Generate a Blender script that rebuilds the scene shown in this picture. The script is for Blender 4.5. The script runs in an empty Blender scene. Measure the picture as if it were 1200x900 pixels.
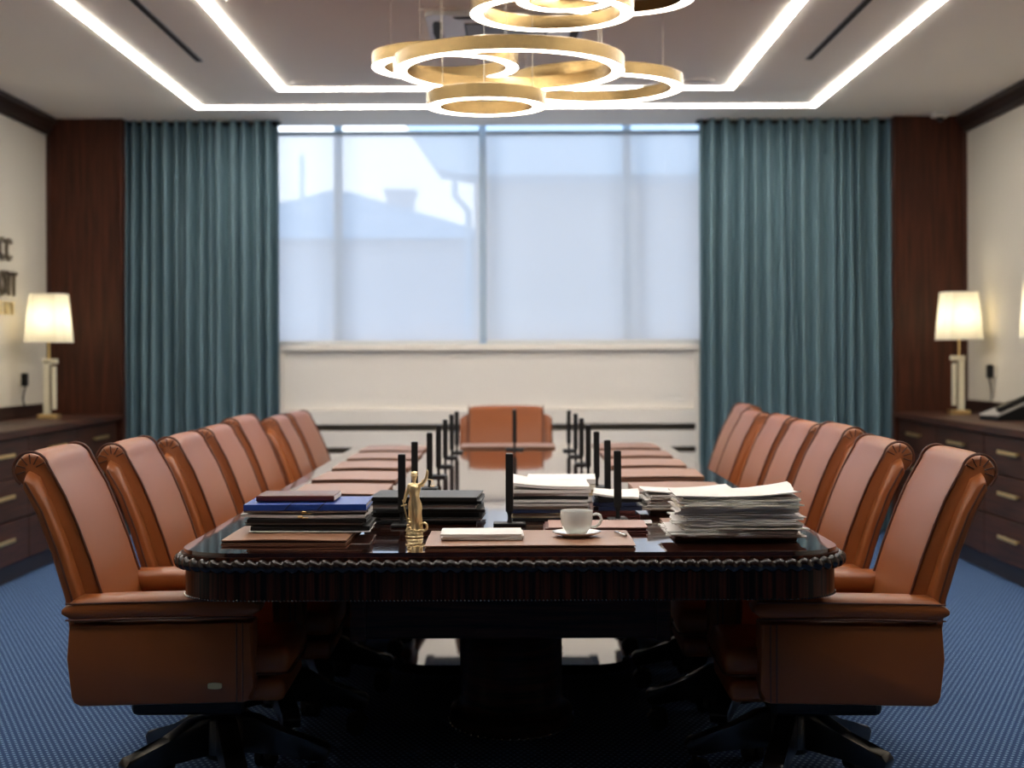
import bpy, bmesh, math, random
from mathutils import Vector, Matrix
PI = math.pi
rnd = random.Random(7)
S = bpy.context.scene
COL = S.collection

# ------------------------------------------------------------------ materials
def new_mat(name):
    m = bpy.data.materials.new(name); m.use_nodes = True
    nt = m.node_tree; b = nt.nodes['Principled BSDF']
    return m, nt, b
def N(nt, t, **kw):
    n = nt.nodes.new(t)
    for k, v in kw.items(): setattr(n, k, v)
    return n
def simple(name, col, rough=.5, metal=0, coat=0, bump=0, bscale=200, spec=None, sheen=0, stretch=None, var=0, vscale=8):
    m, nt, b = new_mat(name)
    b.inputs['Base Color'].default_value = (*col, 1)
    b.inputs['Roughness'].default_value = rough
    b.inputs['Metallic'].default_value = metal
    b.inputs['Coat Weight'].default_value = coat
    b.inputs['Coat Roughness'].default_value = .04
    if spec is not None: b.inputs['Specular IOR Level'].default_value = spec
    if sheen: b.inputs['Sheen Weight'].default_value = sheen
    tc = N(nt, 'ShaderNodeTexCoord'); mp = N(nt, 'ShaderNodeMapping')
    nt.links.new(tc.outputs['Object'], mp.inputs['Vector'])
    if stretch: mp.inputs['Scale'].default_value = stretch
    if bump:
        n = N(nt, 'ShaderNodeTexNoise'); n.inputs['Scale'].default_value = bscale; n.inputs['Detail'].default_value = 3
        bp = N(nt, 'ShaderNodeBump'); bp.inputs['Strength'].default_value = bump; bp.inputs['Distance'].default_value = .002
        nt.links.new(mp.outputs[0], n.inputs['Vector']); nt.links.new(n.outputs['Fac'], bp.inputs['Height'])
        nt.links.new(bp.outputs[0], b.inputs['Normal'])
    if var:
        n = N(nt, 'ShaderNodeTexNoise'); n.inputs['Scale'].default_value = vscale; n.inputs['Detail'].default_value = 4
        mx = N(nt, 'ShaderNodeMix', data_type='RGBA')
        nt.links.new(mp.outputs[0], n.inputs['Vector']); nt.links.new(n.outputs['Fac'], mx.inputs['Factor'])
        mx.inputs['A'].default_value = (*[c * (1 - var) for c in col], 1)
        mx.inputs['B'].default_value = (*[min(1, c * (1 + var)) for c in col], 1)
        nt.links.new(mx.outputs['Result'], b.inputs['Base Color'])
    return m
def wood(name, c1, c2, stretch, rough, coat=0, scale=6, lo=.35, hi=.65, spec=.5):
    m, nt, b = new_mat(name)
    tc = N(nt, 'ShaderNodeTexCoord'); mp = N(nt, 'ShaderNodeMapping'); mp.inputs['Scale'].default_value = stretch
    n = N(nt, 'ShaderNodeTexNoise'); n.inputs['Scale'].default_value = scale; n.inputs['Detail'].default_value = 6; n.inputs['Roughness'].default_value = .6
    n.inputs['Distortion'].default_value = .3
    r = N(nt, 'ShaderNodeValToRGB'); r.color_ramp.elements[0].position = lo; r.color_ramp.elements[1].position = hi
    r.color_ramp.elements[0].color = (*c1, 1); r.color_ramp.elements[1].color = (*c2, 1)
    nt.links.new(tc.outputs['Object'], mp.inputs['Vector']); nt.links.new(mp.outputs[0], n.inputs['Vector'])
    nt.links.new(n.outputs['Fac'], r.inputs['Fac']); nt.links.new(r.outputs[0], b.inputs['Base Color'])
    b.inputs['Roughness'].default_value = rough; b.inputs['Coat Weight'].default_value = coat; b.inputs['Coat Roughness'].default_value = .02
    b.inputs['Specular IOR Level'].default_value = spec
    return m
def emis(name, col, st):
    m, nt, b = new_mat(name)
    nt.nodes.remove(b); e = N(nt, 'ShaderNodeEmission'); e.inputs[0].default_value = (*col, 1); e.inputs[1].default_value = st
    nt.links.new(e.outputs[0], nt.nodes['Material Output'].inputs[0]); return m

M = {}
M['leather'] = simple('tan_leather', (.275, .077, .019), .38, spec=.38, bump=.25, bscale=260, var=.10, vscale=5)
M['piping'] = simple('dark_leather_piping', (.10, .028, .012), .45)
M['pad_leather'] = simple('desk_pad_leather', (.29, .142, .082), .4, bump=.2, bscale=400)
M['pad_dark'] = simple('desk_pad_lining', (.09, .022, .012), .5)
M['black_plastic'] = simple('black_plastic', (.010, .010, .011), .5, spec=.3)
M['black_gloss'] = simple('black_gloss', (.006, .005, .005), .3, coat=.25)
M['chrome'] = simple('chrome', (.7, .7, .7), .15, metal=1)
M['table_top'] = wood('table_top_lacquered_ebony', (.013, .004, .003), (.065, .018, .011), (14, .8, 14), .08, 1, 5)
M['table_top'].node_tree.nodes['Principled BSDF'].inputs['Coat IOR'].default_value = 1.9
M['table_side'] = wood('table_side_lacquered_ebony', (.008, .003, .002), (.16, .042, .02), (26, 26, .5), .3, .06, 3, .42, .75, .16)
M['table_dark'] = wood('table_base_dark_ebony', (.004, .0015, .0012), (.06, .018, .010), (1, 1, 18), .35, 0, 3, .35, .65, .2)
M['plinth'] = simple('table_plinth_gloss', (.004, .003, .003), .03, coat=1)
M['rope'] = simple('carved_rope_wood', (.012, .006, .005), .18, coat=.3, spec=.3)
M['bead'] = simple('metallic_bead_trim', (.24, .21, .19), .22, metal=1)
M['panel_wood'] = wood('reddish_dark_wood_panel', (.028, .0070, .0032), (.080, .020, .008), (14, 14, .7), .45, 0, 3, .35, .65, .3)
M['side_wood'] = wood('dark_walnut_cabinet', (.020, .006, .003), (.072, .021, .009), (1.2, .8, 16), .5, 0, 3, .35, .65, .35)
M['crown_wood'] = wood('dark_crown_wood', (.014, .008, .006), (.035, .017, .012), (8, .7, 8), .4, 0, 3)
M['wall'] = simple('cream_fabric_wall', (.66, .61, .52), .85, bump=.2, bscale=300)
M['white_paint'] = simple('warm_white_paint', (.88, .83, .77), .55)
M['ceiling'] = simple('ceiling_paint', (.92, .86, .77), .9)
M['rear_wall'] = simple('dim_rear_wall', (.05, .04, .033), .9)
M['dark_gap'] = simple('dark_slot', (.02, .018, .016), .8)
M['vent_grey'] = simple('vent_shadow_grey', (.20, .19, .165), .8)
M['alu'] = simple('blue_grey_aluminium', (.45, .58, .72), .5)
M['rail'] = simple('grey_headrail', (.33, .42, .52), .4)
M['brass'] = simple('brushed_brass', (.33, .225, .10), .25, metal=1, bump=.3, bscale=60, stretch=(1, 1, 12), var=.12, vscale=5)
M['brass_plain'] = simple('satin_brass', (.88, .66, .32), .4, metal=1)
M['gold'] = simple('antique_gold', (.88, .70, .40), .36, metal=1, bump=.5, bscale=260)
M['ring_light'] = emis('ring_diffuser_lit', (1, .92, .80), 10.5)
M['strip_light'] = emis('strip_diffuser_lit', (1, .94, .85), 16)
M['porcelain'] = simple('white_porcelain', (.80, .80, .77), .12, coat=.6)
M['paper'] = simple('white_paper', (.82, .79, .77), .8)
M['paper_cream'] = simple('cream_paper', (.78, .73, .64), .8)
M['paper_grey'] = simple('greyish_paper', (.56, .53, .52), .75)
M['ink'] = simple('printed_ink', (.10, .09, .13), .8)
M['binder_black'] = simple('black_folder_vinyl', (.010, .010, .011), .45, bump=.3, bscale=120, spec=.3)
M['binder_navy'] = simple('navy_folder_card', (.012, .022, .07), .4)
M['binder_blue'] = simple('blue_folder_card', (.018, .06, .32), .35)
M['maroon'] = simple('maroon_book_cover', (.11, .022, .018), .4)
M['kraft'] = simple('tan_folder_card', (.46, .36, .22), .7)
M['clear_plastic'] = simple('clear_grey_sleeve', (.42, .40, .37), .18, coat=.6)
M['rose'] = simple('dusty_rose_cover', (.42, .24, .20), .5)
M['lamp_body'] = simple('lamp_ivory_glass', (.80, .74, .56), .25, coat=.4)
M['sign_metal'] = simple('sign_bronze_metal', (.22, .19, .15), .3, metal=.9)
M['sign_gold'] = simple('sign_pale_gold', (.85, .72, .42), .3, metal=.9)
M['wire'] = simple('thin_steel_wire', (.5, .45, .38), .4, metal=1)
M['house_wall'] = simple('neighbour_render', (.46, .44, .47), .9)
M['house_roof'] = simple('neighbour_roof_metal', (.24, .34, .46), .7)
M['block_wall'] = simple('near_block_render', (.58, .54, .52), .9)
M['ground'] = simple('street_ground', (.40, .39, .38), .95)
M['grey_plastic'] = simple('phone_grey_plastic', (.30, .29, .29), .35)
M['white_plastic'] = simple('white_plastic', (.70, .68, .64), .4)
M['screen'] = simple('phone_screen', (.02, .022, .03), .1, coat=1)

def curtain_mat():
    m, nt, b = new_mat('teal_curtain_fabric')
    b.inputs['Base Color'].default_value = (.125, .215, .258, 1); b.inputs['Roughness'].default_value = .62
    b.inputs['Sheen Weight'].default_value = .25; b.inputs['Sheen Tint'].default_value = (.6, .8, .9, 1)
    w = N(nt, 'ShaderNodeTexNoise'); w.inputs['Scale'].default_value = 350
    bp = N(nt, 'ShaderNodeBump'); bp.inputs['Strength'].default_value = .2; bp.inputs['Distance'].default_value = .001
    nt.links.new(w.outputs['Fac'], bp.inputs['Height']); nt.links.new(bp.outputs[0], b.inputs['Normal'])
    return m
M['curtain'] = curtain_mat()

def blind_mat(name, transp, col):
    m, nt, b = new_mat(name); nt.nodes.remove(b)
    tr = N(nt, 'ShaderNodeBsdfTransparent'); tl = N(nt, 'ShaderNodeBsdfTranslucent'); df = N(nt, 'ShaderNodeBsdfDiffuse')
    tl.inputs[0].default_value = (*col, 1); df.inputs[0].default_value = (.75, .74, .72, 1)
    m1 = N(nt, 'ShaderNodeMixShader'); m1.inputs[0].default_value = .12
    nt.links.new(tl.outputs[0], m1.inputs[1]); nt.links.new(df.outputs[0], m1.inputs[2])
    m2 = N(nt, 'ShaderNodeMixShader'); m2.inputs[0].default_value = 1 - transp
    nt.links.new(tr.outputs[0], m2.inputs[1]); nt.links.new(m1.outputs[0], m2.inputs[2])
    nt.links.new(m2.outputs[0], nt.nodes['Material Output'].inputs[0]); return m
M['blind'] = blind_mat('screen_blind_fabric', .17, (.97, .93, .93))
def glass_mat():
    m, nt, b = new_mat('window_glass'); nt.nodes.remove(b)
    tr = N(nt, 'ShaderNodeBsdfTransparent'); gl = N(nt, 'ShaderNodeBsdfGlossy'); gl.inputs['Roughness'].default_value = 0
    fr = N(nt, 'ShaderNodeFresnel'); fr.inputs[0].default_value = 1.3
    mx = N(nt, 'ShaderNodeMixShader'); nt.links.new(fr.outputs[0], mx.inputs[0])
    nt.links.new(tr.outputs[0], mx.inputs[1]); nt.links.new(gl.outputs[0], mx.inputs[2])
    nt.links.new(mx.outputs[0], nt.nodes['Material Output'].inputs[0]); return m
M['glass'] = glass_mat()
def shade_mat():
    m, nt, b = new_mat('lamp_shade_fabric'); nt.nodes.remove(b)
    tl = N(nt, 'ShaderNodeBsdfTranslucent'); df = N(nt, 'ShaderNodeBsdfDiffuse')
    tl.inputs[0].default_value = (.66, .63, .52, 1); df.inputs[0].default_value = (.85, .82, .74, 1)
    m1 = N(nt, 'ShaderNodeMixShader'); m1.inputs[0].default_value = .4
    nt.links.new(tl.outputs[0], m1.inputs[1]); nt.links.new(df.outputs[0], m1.inputs[2])
    nt.links.new(m1.outputs[0], nt.nodes['Material Output'].inputs[0]); return m
M['shade'] = shade_mat()
def carpet_mat():
    m, nt, b = new_mat('blue_dotted_carpet')
    L = nt.links
    tc = N(nt, 'ShaderNodeTexCoord'); sp = N(nt, 'ShaderNodeSeparateXYZ'); L.new(tc.outputs['Object'], sp.inputs[0])
    def mth(op, a, c=None):
        n = N(nt, 'ShaderNodeMath', operation=op)
        for i, v in enumerate((a, c)):
            if v is None: continue
            if isinstance(v, (int, float)): n.inputs[i].default_value = v
            else: L.new(v, n.inputs[i])
        return n.outputs[0]
    u = mth('DIVIDE', sp.outputs[0], .0225); v = mth('DIVIDE', sp.outputs[1], .026)
    row = mth('FLOOR', v); half = mth('MULTIPLY', mth('MODULO', row, 2), .5)
    fu = mth('SUBTRACT', mth('FRACT', mth('ADD', u, half)), .5); fv = mth('SUBTRACT', mth('FRACT', v), .5)
    r = mth('SQRT', mth('ADD', mth('MULTIPLY', fu, fu), mth('MULTIPLY', fv, fv)))
    mr = N(nt, 'ShaderNodeMapRange'); L.new(r, mr.inputs[0]); mr.inputs[1].default_value = .16; mr.inputs[2].default_value = .29
    mr.inputs[3].default_value = 1; mr.inputs[4].default_value = 0
    no = N(nt, 'ShaderNodeTexNoise'); no.inputs['Scale'].default_value = 160; no.inputs['Detail'].default_value = 2
    L.new(tc.outputs['Object'], no.inputs['Vector'])
    base = N(nt, 'ShaderNodeMix', data_type='RGBA'); L.new(no.outputs['Fac'], base.inputs['Factor'])
    base.inputs['A'].default_value = (.010, .038, .120, 1); base.inputs['B'].default_value = (.028, .088, .25, 1)
    mx = N(nt, 'ShaderNodeMix', data_type='RGBA'); L.new(mr.outputs[0], mx.inputs['Factor'])
    L.new(base.outputs['Result'], mx.inputs['A']); mx.inputs['B'].default_value = (.27, .44, .70, 1)
    L.new(mx.outputs['Result'], b.inputs['Base Color']); b.inputs['Roughness'].default_value = .95
    bp = N(nt, 'ShaderNodeBump'); bp.inputs['Strength'].default_value = .5; bp.inputs['Distance'].default_value = .003
    L.new(no.outputs['Fac'], bp.inputs['Height']); L.new(bp.outputs[0], b.inputs['Normal'])
    return m
M['carpet'] = carpet_mat()

# ------------------------------------------------------------------ helpers
def link(o, parent=None):
    COL.objects.link(o)
    if parent is not None: o.parent = parent
    return o
def tag(o, label=None, cat=None, group=None, kind=None):
    if label: o['label'] = label
    if cat: o['category'] = cat
    if group: o['group'] = group
    if kind: o['kind'] = kind
    return o
def thing(name, label, cat, loc=(0, 0, 0), rz=0, group=None):
    o = bpy.data.objects.new(name, None); o.empty_display_size = .1
    o.location = loc; o.rotation_euler = (0, 0, rz); link(o)
    return tag(o, label, cat, group)
def mat_list(m): return m if isinstance(m, (list, tuple)) else [m]
def build(name, bm, mat, parent=None, smooth=False, loc=None, rz=None, sharp=None):
    bmesh.ops.recalc_face_normals(bm, faces=bm.faces[:])
    me = bpy.data.meshes.new(name)
    bm.to_mesh(me); bm.free()
    for m in mat_list(mat): me.materials.append(M[m])
    o = bpy.data.objects.new(name, me); link(o, parent)
    if smooth:
        for p in me.polygons: p.use_smooth = True
        try: me.set_sharp_from_angle(angle=math.radians(sharp if sharp else 40))
        except Exception: pass
    if loc: o.location = loc
    if rz is not None: o.rotation_euler = (0, 0, rz)
    return o
def structure(o): o['kind'] = 'structure'; return o
def BM(): return bmesh.new()
def add_box(bm, x0, x1, y0, y1, z0, z1, bev=0, seg=2, mi=0, mtx=None):
    t = bmesh.new()
    bmesh.ops.create_cube(t, size=1)
    for v in t.verts:
        v.co = Vector(((x0 + x1) / 2 + v.co.x * (x1 - x0), (y0 + y1) / 2 + v.co.y * (y1 - y0), (z0 + z1) / 2 + v.co.z * (z1 - z0)))
    if bev: bmesh.ops.bevel(t, geom=t.edges[:], offset=bev, segments=seg, profile=.5, affect='EDGES')
    merge(bm, t, mi, mtx); return bm
def merge(bm, t, mi=0, mtx=None):
    if mtx is not None: bmesh.ops.transform(t, matrix=mtx, verts=t.verts[:])
    vm = {}
    for v in t.verts: vm[v] = bm.verts.new(v.co)
    for f in t.faces:
        try:
            nf = bm.faces.new([vm[v] for v in f.verts]); nf.material_index = mi
        except ValueError: pass
    t.free()
def add_tube(bm, pts, r, seg=8, mi=0, closed=False, caps=True):
    pts = [Vector(p) for p in pts]; n = len(pts)
    rs = r if isinstance(r, (list, tuple)) else [r] * n
    rings = []; prev = None
    for i in range(n):
        if closed: t = pts[(i + 1) % n] - pts[i - 1]
        else: t = pts[min(i + 1, n - 1)] - pts[max(i - 1, 0)]
        if t.length < 1e-9: t = Vector((0, 0, 1))
        t.normalize()
        if prev is None:
            a = Vector((0, 0, 1)) if abs(t.z) < .9 else Vector((1, 0, 0))
            u = t.cross(a).normalized()
        else:
            u = (prev - t * prev.dot(t)).normalized()
        prev = u; w = t.cross(u)
        rings.append([bm.verts.new(pts[i] + (u * math.cos(2 * PI * k / seg) + w * math.sin(2 * PI * k / seg)) * rs[i]) for k in range(seg)])
    m = n if closed else n - 1
    for i in range(m):
        A, B = rings[i], rings[(i + 1) % n]
        for k in range(seg):
            f = bm.faces.new((A[k], A[(k + 1) % seg], B[(k + 1) % seg], B[k])); f.material_index = mi
    if caps and not closed:
        for R in (rings[0], rings[-1]):
            f = bm.faces.new(R); f.material_index = mi
    return bm
def add_lathe(bm, prof, seg=32, center=(0, 0, 0), mi=0, sx=1, sy=1, fold=None):
    rings = []
    for r, z in prof:
        rr = max(r, 1e-4)
        ring = []
        for k in range(seg):
            a = 2 * PI * k / seg
            q = rr * (1 + (fold(a, z) if fold else 0))
            ring.append(bm.verts.new((center[0] + q * math.cos(a) * sx, center[1] + q * math.sin(a) * sy, center[2] + z)))
        rings.append(ring)
    for A, B in zip(rings, rings[1:]):
        for k in range(seg):
            f = bm.faces.new((A[k], A[(k + 1) % seg], B[(k + 1) % seg], B[k])); f.material_index = mi
    for R in (rings[0], rings[-1]):
        f = bm.faces.new(R); f.material_index = mi
    return bm
def add_prism(bm, poly, z0, z1, axis='z', mi=0):
    """extrude polygon; axis z: poly (x,y); axis y: poly (x,z) extruded over y; axis x: poly (y,z)"""
    def P(a, b, c):
        return {'z': (a, b, c), 'y': (a, c, b), 'x': (c, a, b)}[axis]
    A = [bm.verts.new(P(a, b, z0)) for a, b in poly]; B = [bm.verts.new(P(a, b, z1)) for a, b in poly]
    n = len(poly)
    for k in range(n):
        f = bm.faces.new((A[k], A[(k + 1) % n], B[(k + 1) % n], B[k])); f.material_index = mi
    for R in (A, B):
        f = bm.faces.new(R); f.material_index = mi
    return bm
def children_of(o): return [c for c in COL.objects if c.parent is o]
def copy_tree(o, parent=None):
    c = o.copy(); COL.objects.link(c)
    if parent is not None: c.parent = parent
    for ch in children_of(o): copy_tree(ch, c)
    return c
def round_rect(x0, x1, y0, y1, r, n=8):
    pts = []
    for cx, cy, a0 in ((x1 - r, y1 - r, 0), (x0 + r, y1 - r, PI / 2), (x0 + r, y0 + r, PI), (x1 - r, y0 + r, 1.5 * PI)):
        for k in range(n + 1):
            a = a0 + k / n * PI / 2
            pts.append((cx + r * math.cos(a), cy + r * math.sin(a)))
    return pts

# ------------------------------------------------------------------ room shell
XL, XR, YF, YP, YW, ZC = -3.34, 3.26, -2.2, 10.9, 11.42, 3.0
CX = -.04
WX0, WX1, WZ0, WZ1 = -1.84, 1.46, 1.36, 3.12
bm = BM(); add_box(bm, XL - .1, XR + .1, YF - .1, YW + .15, -.12, 0); structure(build('floor', bm, 'carpet'))
bm = BM(); add_box(bm, XL - .1, XR + .1, YF - .1, 11.29, ZC, ZC + .12); structure(build('ceiling', bm, 'ceiling'))
def wall_side(name, x0, x1, face, sgn):
    bm = BM(); add_box(bm, x0, x1, YF - .1, YW + .15, 0, ZC)
    o = structure(build(name, bm, 'wall')); return o
wall_side('wall_left', XL - .12, XL, XL, 1); wall_side('wall_right', XR, XR + .12, XR, -1)
# thin vertical seams between the wall panels
for side, x, s in (('left', XL, 1), ('right', XR, -1)):
    for i, yy in enumerate((6.9, 8.3, 9.7) if s > 0 else (6.9, 8.3, 9.72)):
        pass
bm = BM(); add_box(bm, XL, XR, YF - .1, YF, 0, ZC); structure(build('wall_rear', bm, 'rear_wall'))
bm = BM()
add_box(bm, XL, WX0, YW, YW + .15, 0, 3.25); add_box(bm, WX1, XR, YW, YW + .15, 0, 3.25)
add_box(bm, WX0, WX1, YW, YW + .15, 0, WZ0); add_box(bm, WX0, WX1, YW, YW + .15, WZ1, 3.25)
structure(build('wall_window_side', bm, 'white_paint'))
bm = BM(); add_box(bm, XL, XR, 11.29, YW, 3.2, 3.25); structure(build('trim_5', bm, 'white_paint'))
# crown mouldings (stepped profile)
for i, (x, s) in enumerate(((XL, 1), (XR, -1))):
    prof = [(x, 2.88), (x + s * .018, 2.88), (x + s * .022, 2.905), (x + s * .034, 2.91), (x + s * .05, 2.945), (x + s * .075, 2.965), (x + s * .075, 3.0), (x, 3.0)]
    bm = BM(); add_prism(bm, prof, YF, YP, 'y'); structure(build('trim_%d' % (i + 1), bm, 'crown_wood'))
# dark wood pilasters flanking the curtains, with lighter edge lips
for i, (a, b_, lip) in enumerate(((XL, -2.80, -2.80), (2.74, XR, 2.74))):
    bm = BM(); add_box(bm, a, b_, YP, YW, 0, ZC)
    l0, l1 = (b_ - .02, b_) if i == 0 else (a, a + .02)
    add_box(bm, l0, l1, YP - .014, YP, .0, ZC, .003, 1)
    e0, e1 = (a, a + .022) if i == 0 else (b_ - .022, b_)
    add_box(bm, e0, e1, YP - .02, YP, .0, 2.88, .003, 1)
    structure(build('trim_%d' % (i + 3), bm, 'panel_wood'))
# baseboards
for i, (x0, x1) in enumerate(((XL, XL + .015), (XR - .015, XR))):
    bm = BM(); add_box(bm, x0, x1, YF, 5.0, 0, .1, .004, 1); structure(build('baseboard_' + ('left', 'right')[i], bm, 'crown_wood'))

# window
win = structure(thing('window_1', None, None, (0, 0, 0)))
bm = BM()
yw0, yw1 = YW + .03, YW + .10
add_box(bm, WX0, WX1, yw0, yw1, WZ0, WZ0 + .05, .004, 1); add_box(bm, WX0, WX1, yw0, yw1, WZ1 - .05, WZ1, .004, 1)
add_box(bm, WX0, WX0 + .05, yw0, yw1, WZ0, WZ1, .004, 1); add_box(bm, WX1 - .05, WX1, yw0, yw1, WZ0, WZ1, .004, 1)
build('window_frame', bm, 'alu', win)
for xm, w in ((-1.315, .06), (-.225, .055), (.865, .06)):
    bm = BM(); add_box(bm, xm - w / 2, xm + w / 2, yw0 - .005, yw1, WZ0 + .05, WZ1 - .05, .004, 1); build('mullion', bm, 'alu', win)
xs = [WX0 + .05, -1.345, -1.285, -.2525, -.1975, .82, .91, WX1 - .05]
for k in range(0, 8, 2):
    bm = BM(); add_box(bm, xs[k], xs[k + 1], YW + .06, YW + .066, WZ0 + .05, WZ1 - .05); build('pane', bm, 'glass', win)
bm = BM(); add_box(bm, -1.72, 1.375, 11.18, YW + .03, 1.325, 1.375, .008, 2); structure(build('window_sill', bm, 'white_paint', win))

# blinds
for i, (x0, x1, lab) in enumerate(((-1.80, -.245, 'translucent white roller blind over the left half of the window, house showing through'),
                                   (-.195, 1.42, 'translucent white roller blind over the right half of the window, plain and pale'))):
    t = thing('roller_blind', lab, 'roller blind', ((x0 + x1) / 2, 11.33, 1.38), 0, 'roller blinds on the window')
    w = (x1 - x0) / 2
    bm = BM(); g = 24
    vs = [[bm.verts.new((-w + 2 * w * a / g, .002 * math.sin(a * .7), .012 + (1.56 - .012) * b / 4)) for a in range(g + 1)] for b in range(5)]
    for b in range(4):
        for a in range(g): bm.faces.new((vs[b][a], vs[b][a + 1], vs[b + 1][a + 1], vs[b + 1][a]))
    build('blind_fabric', bm, 'blind', t, True)
    bm = BM(); add_box(bm, -w, w, -.008, .008, 0, .02, .004, 1); build('bottom_bar', bm, 'white_plastic', t)
    bm = BM(); add_box(bm, -w, w, -.02, .03, 1.555, 1.585, .006, 2); build('head_rail', bm, 'rail', t)

# panelled radiator cover under the window
rc = thing('radiator_cover', 'cream panelled radiator cover with slatted vents below the window', 'radiator cover', (CX, 11.3, 0))
def rbox(n, z0, z1, y0=-.1, m='white_paint', x0=-1.70, x1=1.43, bev=.004):
    bm = BM(); add_box(bm, x0 + 0, x1, y0, .1, z0, z1, bev, 2); return build(n, bm, m, rc)
rbox('front_panel', .895, 1.32, -.085)
rbox('ledge', .785, .893, -.125)
rbox('slat', .615, .735, -.11); rbox('slat', .44, .57, -.11); rbox('slat', .27, .395, -.11); rbox('slat', .0, .225, -.11)
bm = BM(); add_box(bm, -1.70, 1.43, .0, .1, 0, .785); build('back_board', bm, 'vent_grey', rc)
bm = BM(); add_box(bm, 1.385, 1.425, -.14, -.1, 0, 1.32, .003, 1); build('side_post', bm, 'white_paint', rc)
bm = BM(); add_box(bm, -1.69, -1.65, -.14, -.1, 0, 1.32, .003, 1); build('side_post', bm, 'white_paint', rc)

# curtains
def curtain(x0, x1, seed, label, lean):
    r = random.Random(seed)
    t = thing('curtain', label, 'curtain', ((x0 + x1) / 2, 11.03, 0), 0, 'teal curtains beside the window')
    W = x1 - x0; xsf = [0]
    while xsf[-1] < 1: xsf.append(xsf[-1] + r.uniform(.5, 1.6) / 15)
    xsf = [a / xsf[-1] for a in xsf]
    amp = [r.uniform(.55, 1) for _ in xsf]; dr = [r.uniform(-1, 1) * .012 for _ in xsf]; sh = [r.uniform(.8, 2.2) for _ in xsf]
    nz = 36; per = 14; bm = BM(); rows = []
    for j in range(nz + 1):
        z = 2.995 * j / nz + .004; f = j / nz
        row = []
        for i in range(len(xsf) - 1):
            for k in range(per):
                u = k / per
                a = xsf[i] + dr[i] * (1 - f) * 1.0; b = xsf[i + 1] + dr[i + 1] * (1 - f)
                xx = a + (b - a) * u
                A = amp[i] * (1 - u) + amp[i + 1] * u
                am = (.088 * (1 - f) + .055 * f) * A
                c = math.cos(2 * PI * u)
                y = -am * (1 if c >= 0 else -1) * abs(c) ** (1 / sh[i]) + .006 * math.sin(9 * f + i)
                xx += .010 * math.sin(4 * PI * u) * 0 + .002 * math.sin(5 * f + i * 2)
                # flare toward the hem, gather at the head
                xw = (xx - .5) * (1 + .03 * lean * (1 - f)) * W
                row.append(bm.verts.new((xw, y, z)))
        rows.append(row)
    for A, B in zip(rows, rows[1:]):
        for k in range(len(A) - 1): bm.faces.new((A[k], A[k + 1], B[k + 1], B[k]))
    o = build('curtain_fabric', bm, 'curtain', t, True, sharp=180)
    bm = BM(); add_box(bm, -W / 2 - .02, W / 2, .01, .05, 2.97, 2.998, .003, 1); build('curtain_track', bm, 'dark_gap', t)
    return t
curtain(-2.80, -1.685, 3, 'heavy teal pleated curtain hanging left of the window', 1)
curtain(1.36, 2.74, 11, 'heavy teal pleated curtain hanging right of the window', 1)

# ------------------------------------------------------------------ outside
g = bpy.data.objects.new('street_ground', None)
bm = BM(); add_box(bm, -40, 40, YW + .3, 80, -1.2, -1.0); structure(build('ground', bm, 'ground'))
h = thing('house', 'pale blue hip-roofed house faint behind the left blind', 'house', (-3.4, 32, -1.0))
bm = BM(); add_box(bm, -3.6, 3.0, -3, 3, 0, 4.5); build('wall', bm, 'house_wall', h)
bm = BM()
v = [bm.verts.new(p) for p in ((-3.9, -3.3, 4.5), (3.3, -3.3, 4.5), (3.3, 3.3, 4.5), (-3.9, 3.3, 4.5), (-.3, -.3, 5.75), (.0, .3, 5.75))]
for f in ((0, 1, 4), (1, 2, 5, 4), (2, 3, 5), (3, 0, 4, 5), (0, 3, 2, 1)): bm.faces.new([v[i] for i in f])
build('roof', bm, 'house_roof', h)
bm = BM(); add_box(bm, .85, 1.4, -1.2, -.6, 4.9, 5.6); add_box(bm, .8, 1.45, -1.25, -.55, 5.55, 5.66); build('chimney', bm, 'house_wall', h)
bm = BM(); add_tube(bm, [(-.75, -2, 4.6), (-.75, -2, 6.25)], .05); build('mast', bm, 'alu', h)
b2 = thing('apartment_block', 'pale rendered building with deep eaves behind the window, on the right', 'building', (3.2, 17, -1.0))
bm = BM(); add_box(bm, -3.6, 6, -1, 4, 0, 7.0); build('wall', bm, 'block_wall', b2)
bm = BM(); add_prism(bm, [(-4.3, 4.66), (-4.15, 4.9), (6, 5.6), (6, 4.1), (-3.6, 4.1), (-3.95, 4.15)], -1.8, -.98, 'y'); build('eave', bm, 'alu', b2)
bm = BM(); add_tube(bm, [(-3.80, -1.1, 4.15), (-3.80, -1.1, 3.95), (-3.66, -1.1, 3.8), (-3.66, -1.1, 0.05)], .035); build('downpipe', bm, 'alu', b2)
# ------------------------------------------------------------------ ceiling fittings
def light_frame(label, xh, yb, yn, w):
    t = thing('ceiling_light_line', label, 'ceiling light', (CX, (yb + yn) / 2, ZC), 0, 'recessed light lines on the ceiling')
    hb = (yb - yn) / 2
    for nm, ww, z0, z1, m in (('light_diffuser', w, -.010, -.001, 'strip_light'),):
        bm = BM()
        o = [(-xh, -hb), (xh, -hb), (xh, hb), (-xh, hb)]; i = [(-xh + w, -hb + w), (xh - w, -hb + w), (xh - w, hb - w), (-xh + w, hb - w)]
        for k in range(4):
            a, b_, c, d = o[k], o[(k + 1) % 4], i[(k + 1) % 4], i[k]
            add_prism(bm, [a, b_, c, d], z0, z1, 'z')
        build(nm, bm, m, t)
    bm = BM()
    for a, b_ in (((-xh, hb), 0), ):
        add_box(bm, -xh - .004, xh + .004, hb, hb + .004, -.006, 0); add_box(bm, -xh - .004, -xh, -hb, hb, -.006, 0); add_box(bm, xh, xh + .004, -hb, hb, -.006, 0)
        add_box(bm, -xh - .004, xh + .004, -hb - .004, -hb, -.006, 0)
    build('trim_edge', bm, 'white_plastic', t)
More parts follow.
